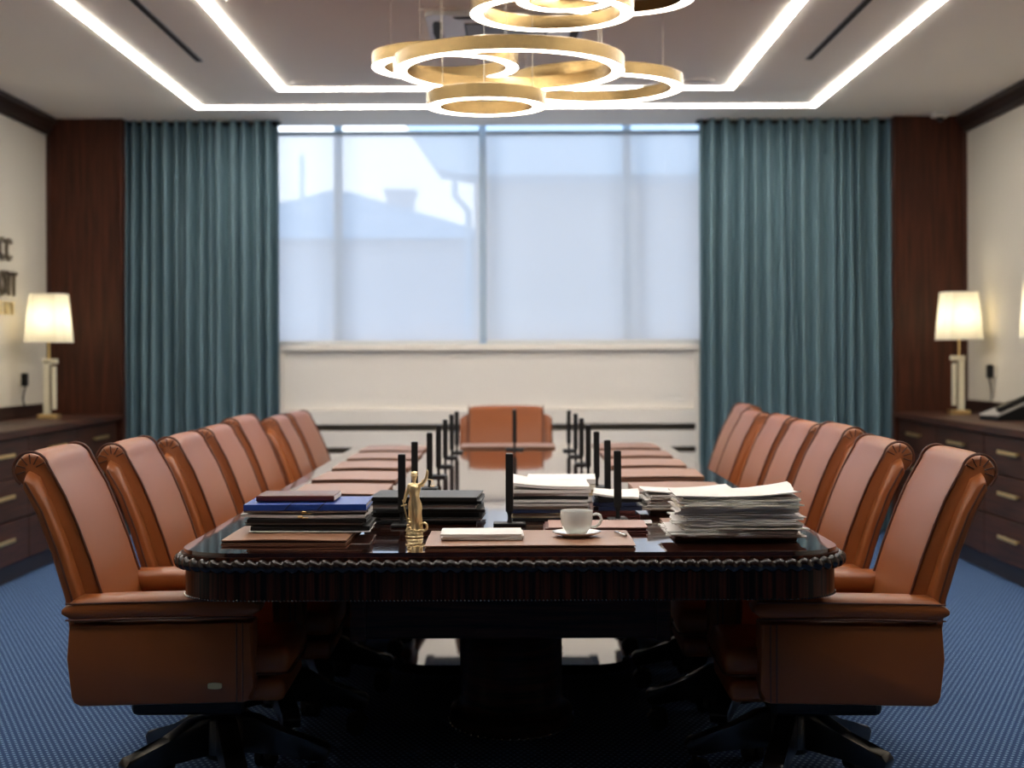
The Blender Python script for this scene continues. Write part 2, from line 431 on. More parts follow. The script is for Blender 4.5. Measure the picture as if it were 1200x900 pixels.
light_frame('outer rectangular line of white light recessed in the ceiling', 2.125, 10.42, 3.3, .044)
light_frame('inner rectangular line of white light recessed in the ceiling', 1.455, 9.72, 4.0, .044)
for x, lab in ((-1.805, 'narrow dark linear air slot in the ceiling, left of the chandelier'), (1.715, 'narrow dark linear air slot in the ceiling, right of the chandelier')):
    t = thing('linear_air_vent', lab, 'air vent', (x, 7.2, ZC), 0, 'linear air slots in the ceiling')
    bm = BM(); add_box(bm, -.022, .022, -1.58, 1.58, -.004, 0, .001, 1); build('slot_frame', bm, 'grey_plastic', t)
    bm = BM(); add_box(bm, -.015, .015, -1.57, 1.57, -.0065, -.004); build('slot', bm, 'dark_gap', t)
# ceiling cassette
t = thing('air_conditioner', 'square ceiling cassette air conditioner with grille behind the chandelier', 'air conditioner', (-.03, 7.88, ZC))
bm = BM(); add_prism(bm, round_rect(-.40, .40, -.40, .40, .06), -.03, 0); build('cassette_panel', bm, 'white_plastic', t)
bm = BM(); add_prism(bm, round_rect(-.43, .43, -.43, .43, .05), -.008, 0); build('mounting_rim', bm, 'ceiling', t)
def arc_slot(rot):
    bm = BM(); pts = [(-.26, -.355), (-.2, -.37), (0, -.378), (.2, -.37), (.26, -.355), (.24, -.32), (0, -.335), (-.24, -.32)]
    pts = [(x * math.cos(rot) - y * math.sin(rot), x * math.sin(rot) + y * math.cos(rot)) for x, y in pts]
    add_prism(bm, pts, -.034, -.029); return bm
for k in range(4): build('air_outlet', arc_slot(k * PI / 2), 'dark_gap', t)
bm = BM()
add_box(bm, -.21, .21, -.21, .21, -.033, -.03, mi=0)
build('grille_back', bm, 'dark_gap', t)
bm = BM()
for k in range(9): add_box(bm, -.2, .2, -.2 + k * .0475, -.2 + k * .0475 + .02, -.04, -.033)
add_box(bm, -.008, .008, -.2, .2, -.043, -.033)
build('grille', bm, 'grey_plastic', t)
for i, (px, py) in enumerate(((-1.53, 9.55 - .0), (1.23, 9.6), (-1.30, 7.35), (1.32, 7.35))):
    d = 1780 * 1.7 / (415 - (97, 96, 1, 1)[i]); x = ((360, 820, 290, 905)[i] - 601) * d / 1780
    t = thing('ceiling_speaker', 'small round ceiling speaker ' + ('by the far left corner of the inner light line', 'by the far right corner of the inner light line', 'left of the chandelier at the top picture edge', 'right of the chandelier at the top picture edge')[i], 'ceiling speaker', (x, d, ZC), 0, 'round ceiling speakers')
    bm = BM(); add_lathe(bm, [(.0, -.004), (.075, -.006), (.085, -.004), (.09, 0)], 28); build('speaker_grille', bm, 'grey_plastic', t, True)
    bm = BM(); add_lathe(bm, [(.088, -.007), (.098, -.005), (.1, 0), (.088, 0)], 28); build('speaker_rim', bm, 'ceiling', t, True)
t = thing('security_camera', 'small white dome camera on the ceiling above the right wood panel', 'security camera', (3.02, 10.72, ZC))
bm = BM(); add_box(bm, -.055, .055, -.05, .05, -.04, 0, .008, 2); build('housing', bm, 'white_plastic', t)
bm = BM(); add_lathe(bm, [(.0, -.075), (.014, -.072), (.024, -.06), (.026, -.04)], 16); build('lens', bm, 'black_gloss', t, True)

# chandelier
ch = thing('chandelier', 'brass chandelier of seven tiered glowing rings above the table', 'chandelier', (0, 6.55, ZC))
bm = BM(); add_lathe(bm, [(0, -.045), (.17, -.045), (.18, -.035), (.18, 0)], 40, (.0, 0, 0)); build('canopy', bm, 'brass', ch, True)
def ring(cx, cy, z, R, hb=.058, w=.056):
    n = 96; bm = BM(); cx0, cy0, cz = cx, cy - 6.55, z - ZC
    def loopr(r, zz): return [bm.verts.new((cx0 + r * math.cos(2 * PI * k / n), cy0 + r * math.sin(2 * PI * k / n), cz + zz)) for k in range(n)]
    prof = [(R, 0), (R, hb), (R - .004, hb + .002), (R - w + .004, hb + .002), (R - w, hb), (R - w, 0), (R - w + .003, 0), (R - w + .003, .006), (R - .003, .006), (R - .003, 0)]
    L = [loopr(*p) for p in prof]
    for a in range(len(L)):
        A, B = L[a], L[(a + 1) % len(L)]
        for k in range(n): bm.faces.new((A[k], A[(k + 1) % n], B[(k + 1) % n], B[k]))
    o = build('ring', bm, 'brass', ch, True)
    bm = BM()
    A = [bm.verts.new((cx0 + (R - .003) * math.cos(2 * PI * k / n), cy0 + (R - .003) * math.sin(2 * PI * k / n), cz + .001)) for k in range(n)]
    B = [bm.verts.new((cx0 + (R - w + .003) * math.cos(2 * PI * k / n), cy0 + (R - w + .003) * math.sin(2 * PI * k / n), cz + .001)) for k in range(n)]
    for k in range(n): bm.faces.new((A[k], B[k], B[(k + 1) % n], A[(k + 1) % n]))
    build('ring_diffuser', bm, 'ring_light', o)
    for k in range(3):
        a = .5 + k * 2 * PI / 3; bm = BM()
        x, y = cx0 + (R - w / 2) * math.cos(a), cy0 + (R - w / 2) * math.sin(a)
        add_tube(bm, [(x, y, cz + hb), (x, y, 0)], .0012, 5); build('cable', bm, 'wire', o)
def ring_px(px, cy, a, R):
    s = a / R; d = 1780 / s; ring((px - 601) / s, d, 1.3 + (415 - cy) / s, R)
ring_px(598, 84.5, 135, .495)   # the large front ring
ring_px(571, 125.5, 70, .25)    # small lowest ring
ring_px(699, 105, 102, .425)    # right ring
ring_px(523, 79.5, 86, .33)     # left ring
ring_px(648, 17, 96, .345)      # upper ring
ring_px(729, 0, 86, .335)       # upper right ring
ring_px(664, 1.5, 58, .22)      # small upper ring

# ------------------------------------------------------------------ sideboards
def sideboard(x_wall, sgn, label):
    # sgn: direction from the wall into the room; runs along y
    y0, y1 = 4.9, 10.88
    t = thing('sideboard', label, 'sideboard', (x_wall, (y0 + y1) / 2, 0), 0, 'sideboards along the side walls')
    hy = (y1 - y0) / 2
    def bx(n, xa, xb, ya, yb, za, zb, m='side_wood', bev=.003, par=None):
        bm = BM(); a, b_ = sorted((sgn * xa, sgn * xb)); add_box(bm, a, b_, ya, yb, za, zb, bev, 1); return build(n, bm, m, par or t)
    bx('carcass', .004, .485, -hy + .01, hy - .01, .11, .835)
    bx('plinth', .004, .44, -hy + .02, hy - .02, 0, .11, 'crown_wood')
    bx('top', .004, .54, -hy, hy, .837, .88)
    bx('backsplash', .004, .03, -hy, hy, .88, .965, 'crown_wood')
    cols = 6; w = (2 * hy - .04) / cols
    for c in range(cols):
        ya = hy - .02 - (c + 1) * w; yb = ya + w
        for k, (za, zb) in enumerate(((.615, .828), (.375, .605), (.125, .365))):
            d = bx('drawer', .486, .508, ya + .004, yb - .004, za, zb)
            ym, zm = (ya + yb) / 2, (za + zb) / 2 + .02
            bm = BM(); a, b_ = sorted((sgn * .53, sgn * .542)); add_box(bm, a, b_, ym - .16, ym + .16, zm - .011, zm + .011, .003, 1)
            for q in (-.12, .12):
                a, b_ = sorted((sgn * .507, sgn * .532)); add_box(bm, a, b_, ym + q - .006, ym + q + .006, zm - .005, zm + .005)
            build('handle', bm, 'brass_plain', d)
    return t
sideboard(XL, 1, 'long dark walnut sideboard with brass-handled drawers along the left wall')
sideboard(XR, -1, 'long dark walnut sideboard with brass-handled drawers along the right wall')

# lamps
def lamp(name_label, x, y, sgn):
    t = thing('table_lamp', name_label, 'table lamp', (x, y, .88), 0, 'ivory and brass table lamps')
    bm = BM(); add_box(bm, -.065, .065, -.055, .055, 0, .03, .003, 1); build('base', bm, 'brass_plain', t)
    bm = BM(); add_box(bm, -sgn * .012 - .019, -sgn * .012 + .019, -.03, .03, .03, .39, .004, 2)
    add_box(bm, min(-sgn * .035, sgn * .055), max(-sgn * .035, sgn * .055), -.03, .03, .365, .40, .004, 2); build('column', bm, 'lamp_body', t)
    bm = BM(); a, b_ = sorted((sgn * .024, sgn * .046)); add_box(bm, a, b_, -.022, .022, .06, .35, .004, 2); build('second_column', bm, 'lamp_body', t)
    bm = BM(); add_tube(bm, [(0, 0, .40), (0, 0, .60)], .007, 10); add_tube(bm, [(0, 0, .56), (0, 0, .60)], .014, 10); build('stem', bm, 'brass_plain', t, True)
    # chamfered square shade, open at top and bottom
    def loop(w, z, c):
        return [(-w + c, -w, z), (w - c, -w, z), (w, -w + c, z), (w, w - c, z), (w - c, w, z), (-w + c, w, z), (-w, w - c, z), (-w, -w + c, z)]
    bm = BM(); A = [bm.verts.new(p) for p in loop(.138, .51, .045)]; B = [bm.verts.new(p) for p in loop(.112, .83, .038)]
    for k in range(8): bm.faces.new((A[k], A[(k + 1) % 8], B[(k + 1) % 8], B[k]))
    sh = build('lamp_shade', bm, 'shade', t)
    bm = BM()
    for P in (loop(.138, .51, .045), loop(.112, .83, .038)): add_tube(bm, P, .003, 6, closed=True)
    for k in range(3):
        a = k * 2 * PI / 3; add_tube(bm, [(0, 0, .80), (.108 * math.cos(a), .108 * math.sin(a), .815)], .002, 5)
    build('shade_trim', bm, 'white_plastic', sh)
    bm = BM(); add_lathe(bm, [(0, .72), (.018, .715), (.03, .69), (.03, .665), (.016, .62), (.014, .60), (0, .60)], 20); build('bulb', bm, 'bulb', t, True)
M['bulb'] = emis('lamp_bulb_lit', (1, .86, .62), 22)
lamp('lit table lamp with white shade on the left sideboard', -3.10, 10.15, 1)
lamp('lit table lamp with white shade on the right sideboard, beside the wood panel', 3.04, 10.35, -1)
lamp('lit table lamp cut by the right picture edge, nearest on the right sideboard', 3.07, 8.72, -1)

# sockets with plugs and cords
def socket(label, x, y, z, sgn):
    t = thing('power_plug', label, 'plug', (x, y, z), 0, 'black plugs on the side walls')
    bm = BM(); add_box(bm, *sorted((0, sgn * .008)), -.045, .045, -.045, .045, .004, 2); build('wall_plate', bm, 'wall', t)
    bm = BM(); add_box(bm, *sorted((sgn * .008, sgn * .05)), -.022, .022, -.045, .045, .008, 2); build('plug_body', bm, 'black_plastic', t)
    bm = BM()
    pts = [(sgn * (.035 - .02 * math.sin(PI * k / 10)), .02 * math.sin(k * .5), -.04 - (z - 1.0) * k / 10) for k in range(11)]
    add_tube(bm, pts, .005, 6); build('cord', bm, 'black_plastic', t, True)
socket('black power plug with hanging cord on the left wall beside the lamp', XL, 1780 * 3.34 / (601 - 24), 1.3 - 28 / (1780 / 10.3), 1)
socket('black power plug with hanging cord on the right wall between the lamps', XR, 1780 * 3.26 / (1165 - 601), 1.3 - 22 / (1780 / 10.3), -1)

# telephone
t = thing('desk_telephone', 'grey desk telephone on the right sideboard beside the lamp', 'telephone', (3.06, 9.42, .88), math.radians(12))
bm = BM(); add_prism(bm, [(-.12, 0), (.12, 0), (.12, .105), (.10, .112), (-.12, .025)], -.11, .11, 'y'); build('phone_body', bm, 'black_plastic', t)
bm = BM(); mt = Matrix.Translation((-.008, 0, .073)) @ Matrix.Rotation(-math.atan2(.087, .22), 4, 'Y'); add_box(bm, -.125, .12, -.115, .115, -.003, .006, .003, 2, mtx=mt); build('top_frame', bm, 'grey_plastic', t)
bm = BM(); mt = Matrix.Translation((0.03, .03, .092)) @ Matrix.Rotation(-math.atan2(.087, .22), 4, 'Y'); add_box(bm, -.06, .07, -.07, .07, -.002, .006, .002, 1, mtx=mt); build('screen', bm, 'screen', t)
bm = BM(); mt = Matrix.Translation((0.0, -.075, .098)) @ Matrix.Rotation(-math.atan2(.087, .22), 4, 'Y'); add_box(bm, -.11, .11, -.022, .022, -.008, .022, .010, 3, mtx=mt); build('handset', bm, 'black_plastic', t)

# wall lettering
def text_mesh(s, size, depth, mat, parent, name):
    cu = bpy.data.curves.new('t', 'FONT'); cu.body = s; cu.size = size; cu.extrude = depth; cu.bevel_depth = .001
    tmp = bpy.data.objects.new('t', cu); COL.objects.link(tmp)
    dg = bpy.context.evaluated_depsgraph_get(); dg.update()
    me = bpy.data.meshes.new_from_object(tmp.evaluated_get(dg)); COL.objects.unlink(tmp); bpy.data.objects.remove(tmp)
    me.name = name; me.materials.clear(); me.materials.append(M[mat])
    o = bpy.data.objects.new(name, me); link(o, parent); return o
sg = thing('wall_lettering', 'raised metal lettering on the left wall above the lamp', 'wall lettering', (XL + .003, 9.0, 1.6))
def letter(c, ycen, z, size, mat, wy=.8):
    o = text_mesh(c, size, .008, mat, sg, 'letter')
    o.rotation_euler = (PI / 2, 0, PI / 2)
    o.scale = (wy, 1, 1)
    o.location = (.012, ycen - 9.0, z - 1.6)
for c, y in (('C', 9.86), ('C', 9.99)): letter(c, y - .02, 1.93, .21, 'sign_metal', .75)
for c, y in (('O', 9.84), ('T', 9.98), ('T', 10.08)): letter(c, y, 1.70, .23, 'sign_metal', .7)
for c, y in (('E', 9.84), ('N', 9.94), ('T', 10.06)): letter(c, y, 1.575, .12, 'sign_gold', .9)

# ------------------------------------------------------------------ chair
def lerp_path(P, n):
    out = []
    for i in range(len(P) - 1):
        for k in range(n): out.append(tuple(P[i][j] + (P[i + 1][j] - P[i][j]) * k / n for j in range(2)))
    out.append(P[-1]); return out
ROLL_C, ROLL_R = (-.380, .974), .050
HX = .12
def make_chair():
    root = thing('swivel_armchair', None, 'chair')
    # --- back cushion: closed side profile swept across the width, face slightly crowned
    face = [(-.135, .40), (-.155, .50), (-.182, .62), (-.214, .72), (-.251, .82), (-.285, .90), (-.312, .95)]
    arc = []
    for k in range(0, 15):
        a = math.radians(12 + k * 16); arc.append((ROLL_C[0] + ROLL_R * math.cos(a) * 1.0, ROLL_C[1] + ROLL_R * math.sin(a)))
    backp = [(-.385, .915), (-.360, .87), (-.315, .76), (-.266, .62), (-.243, .50), (-.232, .40)]
    nf, na = len(face), len(arc)
    prof = face + arc + backp
    cen = Vector((-.25, .75))
    st = [(-.236, 0), (-.232, .55), (-.222, .85), (-.20, 1), (-.1, 1.15), (0, 1.2), (.1, 1.15), (.20, 1), (.222, .85), (.232, .55), (.236, 0)]
    bm = BM(); rows = []
    for y, b in st:
        row = []
        for i, (x, z) in enumerate(prof):
            if i < nf + na:
                p0 = Vector(prof[max(i - 1, 0)]); p1 = Vector(prof[min(i + 1, nf + na)])
                t = (p1 - p0).normalized(); n = Vector((t.y, -t.x))
                if n.dot(Vector((x, z)) - Vector((ROLL_C[0] - .0, min(z, ROLL_C[1])))) < 0: n = -n
                o = (-.007 + .008 * b)
            else: n = Vector((0, 0)); o = 0
            row.append(bm.verts.new((x + n.x * o, y, z + n.y * o)))
        rows.append(row)
    m = len(prof)
    for A, B in zip(rows, rows[1:]):
        for k in range(m): bm.faces.new((A[k], A[(k + 1) % m], B[(k + 1) % m], B[k]))
    for R in (rows[0], rows[-1]): bm.faces.new(R)
    for v_ in bm.verts:
        k_ = max(0, abs(v_.co.y) - .17) / .066
        if v_.co.z > .90: v_.co.z -= .012 * k_ ** 2 * (v_.co.z - .90) / .12
    cu = build('back_cushion', bm, 'leather', root, True, sharp=50)
    # piping on the seams and pleats around the roll
    bm = BM()
    for s in (-1, 1):
        path = [(x, s * .235, z) for x, z in prof[:nf + na]]
        bm = BM(); add_tube(bm, path, .0042, 6); build('piping', bm, 'piping', cu, True)
    bm = BM()
    for s in (-1, 1):
        for a in (28, 62, 96, 130, 164, 198):
            a = math.radians(a); c, q = math.cos(a), math.sin(a)
            add_tube(bm, [(ROLL_C[0] + .016 * c, s * .2365, ROLL_C[1] + .016 * q), (ROLL_C[0] + .043 * c, s * .2365, ROLL_C[1] + .043 * q)], .002, 5)
    build('pleat_stitching', bm, 'piping', cu)
    # --- outer shell with rounded upholstered edge, wider than the cushion
    cl = [(-.215, .33), (-.228, .45), (-.252, .62), (-.292, .75), (-.334, .86), (-.372, .945), (-.380, .962)]
    th = [.022, .024, .024, .023, .022, .021, .008]
    bm = BM(); rows = []
    for y in (-.290, -.284, -.27, -.245, -.15, 0, .15, .245, .27, .284, .290):
        e = .55 if abs(y) > .288 else (.85 if abs(y) > .28 else 1)
        f, bk = [], []
        for i, (x, z) in enumerate(cl):
            t = (Vector(cl[min(i + 1, 6)]) - Vector(cl[max(i - 1, 0)])).normalized(); n = Vector((t.y, -t.x)); h_ = th[i] * e
            f.append((x + n.x * h_, z + n.y * h_)); bk.append((x - n.x * h_, z - n.y * h_))
        loop = f + [(-.383, .970 - (.004 if e < 1 else 0))] + bk[::-1]
        rows.append([bm.verts.new((x, y, z)) for x, z in loop])
    m = len(rows[0])
    for A, B in zip(rows, rows[1:]):
        for k in range(m): bm.faces.new((A[k], A[(k + 1) % m], B[(k + 1) % m], B[k]))
    for R in (rows[0], rows[-1]): bm.faces.new(R)
    for v_ in bm.verts:
        k_ = max(0, abs(v_.co.y) - .24) / .05
        if v_.co.z > .86: v_.co.z -= .022 * k_ ** 2 * (v_.co.z - .86) / .11
    shl = build('back_shell', bm, 'leather', root, True, sharp=60)
    for s in (-1, 1):
        bm = BM(); add_tube(bm, [(x, s * .290, z - (.022 * (z - .86) / .11 if z > .86 else 0)) for x, z in cl], .0032, 6); build('piping', bm, 'piping', shl, True)
    # --- seat
    def cushion(name, x0, x1, y, z0, z1, r, crown=.0):
        bm = BM(); add_box(bm, x0, x1, -y, y, z0, z1, r, 4)
        o = build(name, bm, 'leather', root, True, sharp=60); return o
    s1 = cushion('seat_cushion', -.19, .345, .215, .375, .465, .035)
    cushion('seat_base', -.20, .33, .21, .305, .368, .022)
    bm = BM(); add_tube(bm, [(p[0], p[1], .388) for p in round_rect(-.18, .346, -.216, .216, .035, 5)], .003, 5, closed=True); build('piping', bm, 'piping', s1)
    # --- arms
    for s in (-1, 1):
        arm = BM()
        prof = [(-.255, .545), (-.262, .45), (-.25, .345), (-.243, .328), (-.225, .318), (.22, .318), (.245, .325), (.25, .36), (.25, .545)]
        ya, yb = sorted((s * .208, s * .306))
        t = BM(); add_prism(t, prof, ya, yb, 'y'); bmesh.ops.bevel(t, geom=[e for e in t.edges if abs(e.verts[0].co.y - e.verts[1].co.y) < 1e-6], offset=.01, segments=2, profile=.5, affect='EDGES')
        merge(arm, t)
        a = build('armrest', arm, 'leather', root, True, sharp=35)
        bm = BM(); rows = []
        for i in range(15):
            u = i / 14; x = -.272 + .54 * u
            e = math.sqrt(max(0, 1 - max(0, abs(u - .5) - .46) ** 2 / .04 ** 2)); e = max(e, .25)
            zb = .545 + .008 * math.sin(u * PI); zt = .622 + .004 * math.sin(u * PI)
            cz, hz, hy = (zb + zt) / 2, (zt - zb) / 2 * e, .062 * (.9 + .1 * e)
            rows.append([bm.verts.new((x, s * .256 + hy * sgnp(math.cos(q)) * abs(math.cos(q)) ** .6, cz + hz * sgnp(math.sin(q)) * abs(math.sin(q)) ** .6)) for q in [2 * PI * k / 20 for k in range(20)]])
        for A, B in zip(rows, rows[1:]):
            for k in range(20): bm.faces.new((A[k], A[(k + 1) % 20], B[(k + 1) % 20], B[k]))
        for R in (rows[0], rows[-1]): bm.faces.new(R)
        ap = build('arm_pad', bm, 'leather', a, True, sharp=60)
        for zz, hy in ((.606, .0585), (.560, .0585)):
            bm = BM(); add_tube(bm, [(-.262, s * .256 + s * (hy - .006), zz), (-.24, s * .256 + s * (hy + .001), zz + .001), (-.1, s * .256 + s * (hy + .002), zz + .003), (.1, s * .256 + s * (hy + .002), zz + .003), (.24, s * .256 + s * (hy + .001), zz + .001), (.26, s * .256 + s * (hy - .006), zz)], .0026, 6); build('piping', bm, 'piping', ap, True)
        bm = BM()
        yo = s * .3065
        add_tube(bm, [(.205, yo, .545), (.205, yo, .322)], .0025, 5); build('seam', bm, 'piping', a)
        bm = BM(); add_tube(bm, [(.222, yo, .545), (.222, yo, .322)], .002, 5); build('seam', bm, 'piping', a)
        for q in [a] + children_of(a) + children_of(ap):
            for vv in q.data.vertices: vv.co.y += s * (.006 - .075 * (vv.co.x + .25))
    # --- mechanism, column, five-star base
    bm = BM(); add_box(bm, -.13, .2, -.12, .12, .245, .305, .02, 3); build('tilt_mechanism', bm, 'black_plastic', root)
    bm = BM(); add_lathe(bm, [(.0, .14), (.045, .14), (.045, .24), (.035, .25), (.035, .30), (0, .30)], 20, (HX, 0, 0)); build('gas_column', bm, 'black_plastic', root, True)
    base = BM(); add_lathe(base, [(0, .10), (.05, .10), (.07, .12), (.07, .22), (.055, .24), (0, .24)], 24, (HX, 0, 0))
    bo = build('base_hub', base, 'black_gloss', root, True)
    for k in range(5):
        a = math.radians(143 + 72 * k)
        mt = Matrix.Translation((HX, 0, 0)) @ Matrix.Rotation(a, 4, 'Z') @ Matrix.Translation((-.02, 0, 0))
        t = BM(); add_prism(t, [(.03, .12), (.03, .235), (.12, .225), (.20, .18), (.27, .150), (.325, .140), (.34, .122), (.33, .092), (.29, .09), (.2, .115)], -.03, .03, 'y')
        bmesh.ops.bevel(t, geom=t.edges[:], offset=.006, segments=2, profile=.5, affect='EDGES')
        leg = BM(); merge(leg, t, 0, mt); lo = build('base_leg', leg, 'black_gloss', root, True)
        t = BM()
        for yy in (-.026, .006):
            add_tube(t, [(.295, yy, .033), (.295, yy + .02, .033)], .033, 20)
        add_tube(t, [(.31, 0, .03), (.31, 0, .095)], .008, 8)
        add_prism(t, [(.262, .05), (.27, .066), (.295, .074), (.32, .066), (.334, .045), (.31, .05)], -.028, .028, 'y')
        cb = BM(); merge(cb, t, 0, mt); build('caster', cb, 'black_plastic', lo, True)
    return root
def sgnp(v): return 1 if v >= 0 else -1
chair0 = make_chair()
FIXED = ('gas_column', 'base_hub', 'base_leg')
def place_chair(x, y, rz, dz, label, group, first=[True]):
    o = chair0 if first[0] else copy_tree(chair0)
    first[0] = False
    o.location = (x, y, 0); o.rotation_euler = (0, 0, rz)
    o['label'] = label
    if group: o['group'] = group
    for c in children_of(o):
        c.location.z = dz if not c.name.startswith(FIXED) else 0
    return o
ORD = ['nearest the camera', 'second from the camera', 'third from the camera', 'fourth from the camera', 'fifth from the camera', 'sixth from the camera', 'farthest, beside the curtain']
LP = [(590, .004, 1), (491, -.012, 1), (422, -.027, .5), (378, -.027, .5), (344, -.014, -1), (298, -.04, 1), (274, -.045, -3)]
made = []
for i, (px, dz, rot) in enumerate(LP):
    d = 4.25 + .665 * i; x = -(px * d / 1780) + .42
    made.append(place_chair(x, d + .29, math.radians(rot), dz, 'tan leather swivel armchair in the left row, ' + ORD[i], 'leather armchairs round the table'))
RP = [(559, -.014, -1), (472, -.017, -1), (417, -.002, -.5), (374, -.020, 0), (341, -.020, 0), (305, -.024, 0), (292, -.012, 0)]
for i, (px, dz, rot) in enumerate(RP):
    d = 4.29 + .665 * i; x = (px * d / 1780) - .42
    if i == 0: x = .955
    place_chair(x, d + .29, PI + math.radians(rot), dz, 'tan leather swivel armchair in the right row, ' + ORD[i], 'leather armchairs round the table')
place_chair(-.045, 9.26, -PI / 2, -.05, 'tan leather swivel armchair alone at the far head of the table', 'leather armchairs round the table')
# brass maker plate on the near left chair only
np_ = BM(); add_prism(np_, [(.145 + .023 * max(-.85, min(.85, 1.3 * math.cos(a))), .373 + .009 * math.sin(a)) for a in [2 * PI * k / 20 for k in range(20)]], -.2875, -.2820, 'y')
build('maker_plate', np_, 'brass_plain', made[0])['label'] = 'small brass plate'

# ------------------------------------------------------------------ table
TX, TY0, TY1, TZ = -.01, 4.06, 8.87, .77
TY = (TY0 + TY1) / 2; HL = (TY1 - TY0) / 2
tb = thing('conference_table', 'long glossy dark ebony conference table with carved rope edge and rounded corners', 'table', (TX, TY, 0))
def slab(name, hx, hy, r, z0, z1, mat, bev=0, parent=None):
    t = BM(); add_prism(t, round_rect(-hx, hx, -hy, hy, r, 12), z0, z1)
    if bev: bmesh.ops.bevel(t, geom=[e for e in t.edges if abs(e.verts[0].co.z - e.verts[1].co.z) < 1e-6], offset=bev, segments=3, profile=.5, affect='EDGES')
    return build(name, t, mat, parent or tb, True, sharp=30)
slab('tabletop', .905, HL, .17, .7585, .770, 'table_top', .003)
slab('top_edge', .912, HL + .007, .178, .7505, .758, 'table_side', .002)
# rope moulding: twisted swollen beads around the edge
def outline(hx, hy, r, step):
    P = round_rect(-hx, hx, -hy, hy, r, 24); P = [Vector((a, b, 0)) for a, b in P]; P.append(P[0])
    L = [0]
    for a, b in zip(P, P[1:]): L.append(L[-1] + (b - a).length)
    n = max(8, round(L[-1] / step)); out = []; j = 0
    for k in range(n):
        q = L[-1] * k / n
        while L[j + 1] < q: j += 1
        f = (q - L[j]) / max(1e-9, L[j + 1] - L[j]); out.append((P[j].lerp(P[j + 1], f), (P[j + 1] - P[j]).normalized()))
    return out
bm = BM()
hx, hy, r_ = .915, HL + .01, .18
pts = outline(hx, hy, r_, .0042)
n = len(pts); seg = 14; rings = []
period = 8
n = (n // period) * period; pts = outline(hx, hy, r_, .0042)[:]
for i, (p, t) in enumerate(pts):
    nrm = Vector((t.y, -t.x, 0)); up = Vector((0, 0, 1))
    ring_ = []
    for k in range(seg):
        a = 2 * PI * k / seg
        ph = 2 * PI * i / period + a * 1.0
        rr = .0150 * (1 + .30 * (abs(math.sin(ph / 2)) ** .7 * 2 - 1.3))
        ring_.append(bm.verts.new(p + nrm * (rr * math.cos(a)) + up * (.735 + rr * 1.08 * math.sin(a))))
    rings.append(ring_)
for i in range(len(rings)):
    A, B = rings[i], rings[(i + 1) % len(rings)]
    for k in range(seg): bm.faces.new((A[k], A[(k + 1) % seg], B[(k + 1) % seg], B[k]))
build('rope_moulding', bm, 'rope', tb, True, sharp=180)
slab('apron', .900, HL - .005, .165, .640, .750, 'table_side', .002)
bm = BM()
for p, t in outline(.902, HL - .003, .167, .0105):
    s_ = bmesh.new(); bmesh.ops.create_icosphere(s_, subdivisions=1, radius=.0033); merge(bm, s_, 0, Matrix.Translation(p + Vector((0, 0, .642))))
build('bead_trim', bm, 'bead', tb, True)
bm = BM(); add_box(bm, -.46, .46, -HL + .45, HL - .45, .455, .64, .006, 2)
add_box(bm, -.475, -.43, -HL + .43, HL - .43, .45, .64, .004, 1); add_box(bm, .43, .475, -HL + .43, HL - .43, .45, .64, .004, 1); build('underframe', bm, 'table_dark', tb)
for yy in (-1.25, 0, 1.25):
    bm = BM()
    add_lathe(bm, [(.19, .04), (.21, .05), (.21, .09), (.19, .10), (.175, .13), (.175, .40), (.19, .43), (.20, .455)], 40, (0, yy, 0), sy=1.4)
    pd = build('pedestal', bm, 'table_dark', tb, True)
    bm = BM()
    for k in range(48):
        a = 2 * PI * k / 48; s_ = bmesh.new(); bmesh.ops.create_icosphere(s_, subdivisions=1, radius=.006); merge(bm, s_, 0, Matrix.Translation((.212 * math.cos(a), yy + .212 * 1.4 * math.sin(a), .052)))
    build('bead_ring', bm, 'bead', pd, True)
slab('plinth', .50, .95, .2, 0, .04, 'plinth', .006)
children_of(tb)[-1].location.y = .64

# ------------------------------------------------------------------ desk pads
def make_pad():
    r = thing('desk_pad', None, 'desk pad')
    def leaf(nm, z, th, m, warp, sc=1.0):
        bm = BM(); nx, ny = 10, 14; W, L = .175 * sc, .225 * sc
        def P(i, j, zz):
            x = -W + 2 * W * i / nx; y = -L + 2 * L * j / ny
            return (x, y, z + zz + warp * (math.sin(PI * i / nx) * .6 + .4) * abs(math.cos(PI * i / nx * .5)) * math.sin(PI * (i / nx)) + warp * .3 * math.sin(PI * j / ny))
        T = [[bm.verts.new(P(i, j, th)) for j in range(ny + 1)] for i in range(nx + 1)]
        B = [[bm.verts.new(P(i, j, 0)) for j in range(ny + 1)] for i in range(nx + 1)]
        for i in range(nx):
            for j in range(ny):
                bm.faces.new((T[i][j], T[i + 1][j], T[i + 1][j + 1], T[i][j + 1])); bm.faces.new((B[i][j], B[i][j + 1], B[i + 1][j + 1], B[i + 1][j]))
        for i in range(nx):
            bm.faces.new((T[i][0], B[i][0], B[i + 1][0], T[i + 1][0])); bm.faces.new((T[i][ny], T[i + 1][ny], B[i + 1][ny], B[i][ny]))
        for j in range(ny):
            bm.faces.new((T[0][j], T[0][j + 1], B[0][j + 1], B[0][j])); bm.faces.new((T[nx][j], B[nx][j], B[nx][j + 1], T[nx][j + 1]))
        return build(nm, bm, m, r, True, sharp=40)
    leaf('lower_leaf', .0005, .003, 'pad_leather', 0)
    leaf('inner_lining', .0045, .002, 'pad_dark', .002, .985)
    leaf('upper_leaf', .0085, .003, 'pad_leather', .004)
    return r
pad0 = make_pad(); pf = [True]
def place_pad(x, y, rz, label, sy=1):
    o = pad0 if pf[0] else copy_tree(pad0); pf[0] = False
    o.location = (x, y, TZ + .0003); o.rotation_euler = (0, 0, rz); o['label'] = label; o['group'] = 'leather desk pads'
    o.scale = (1, sy, 1)
    return o
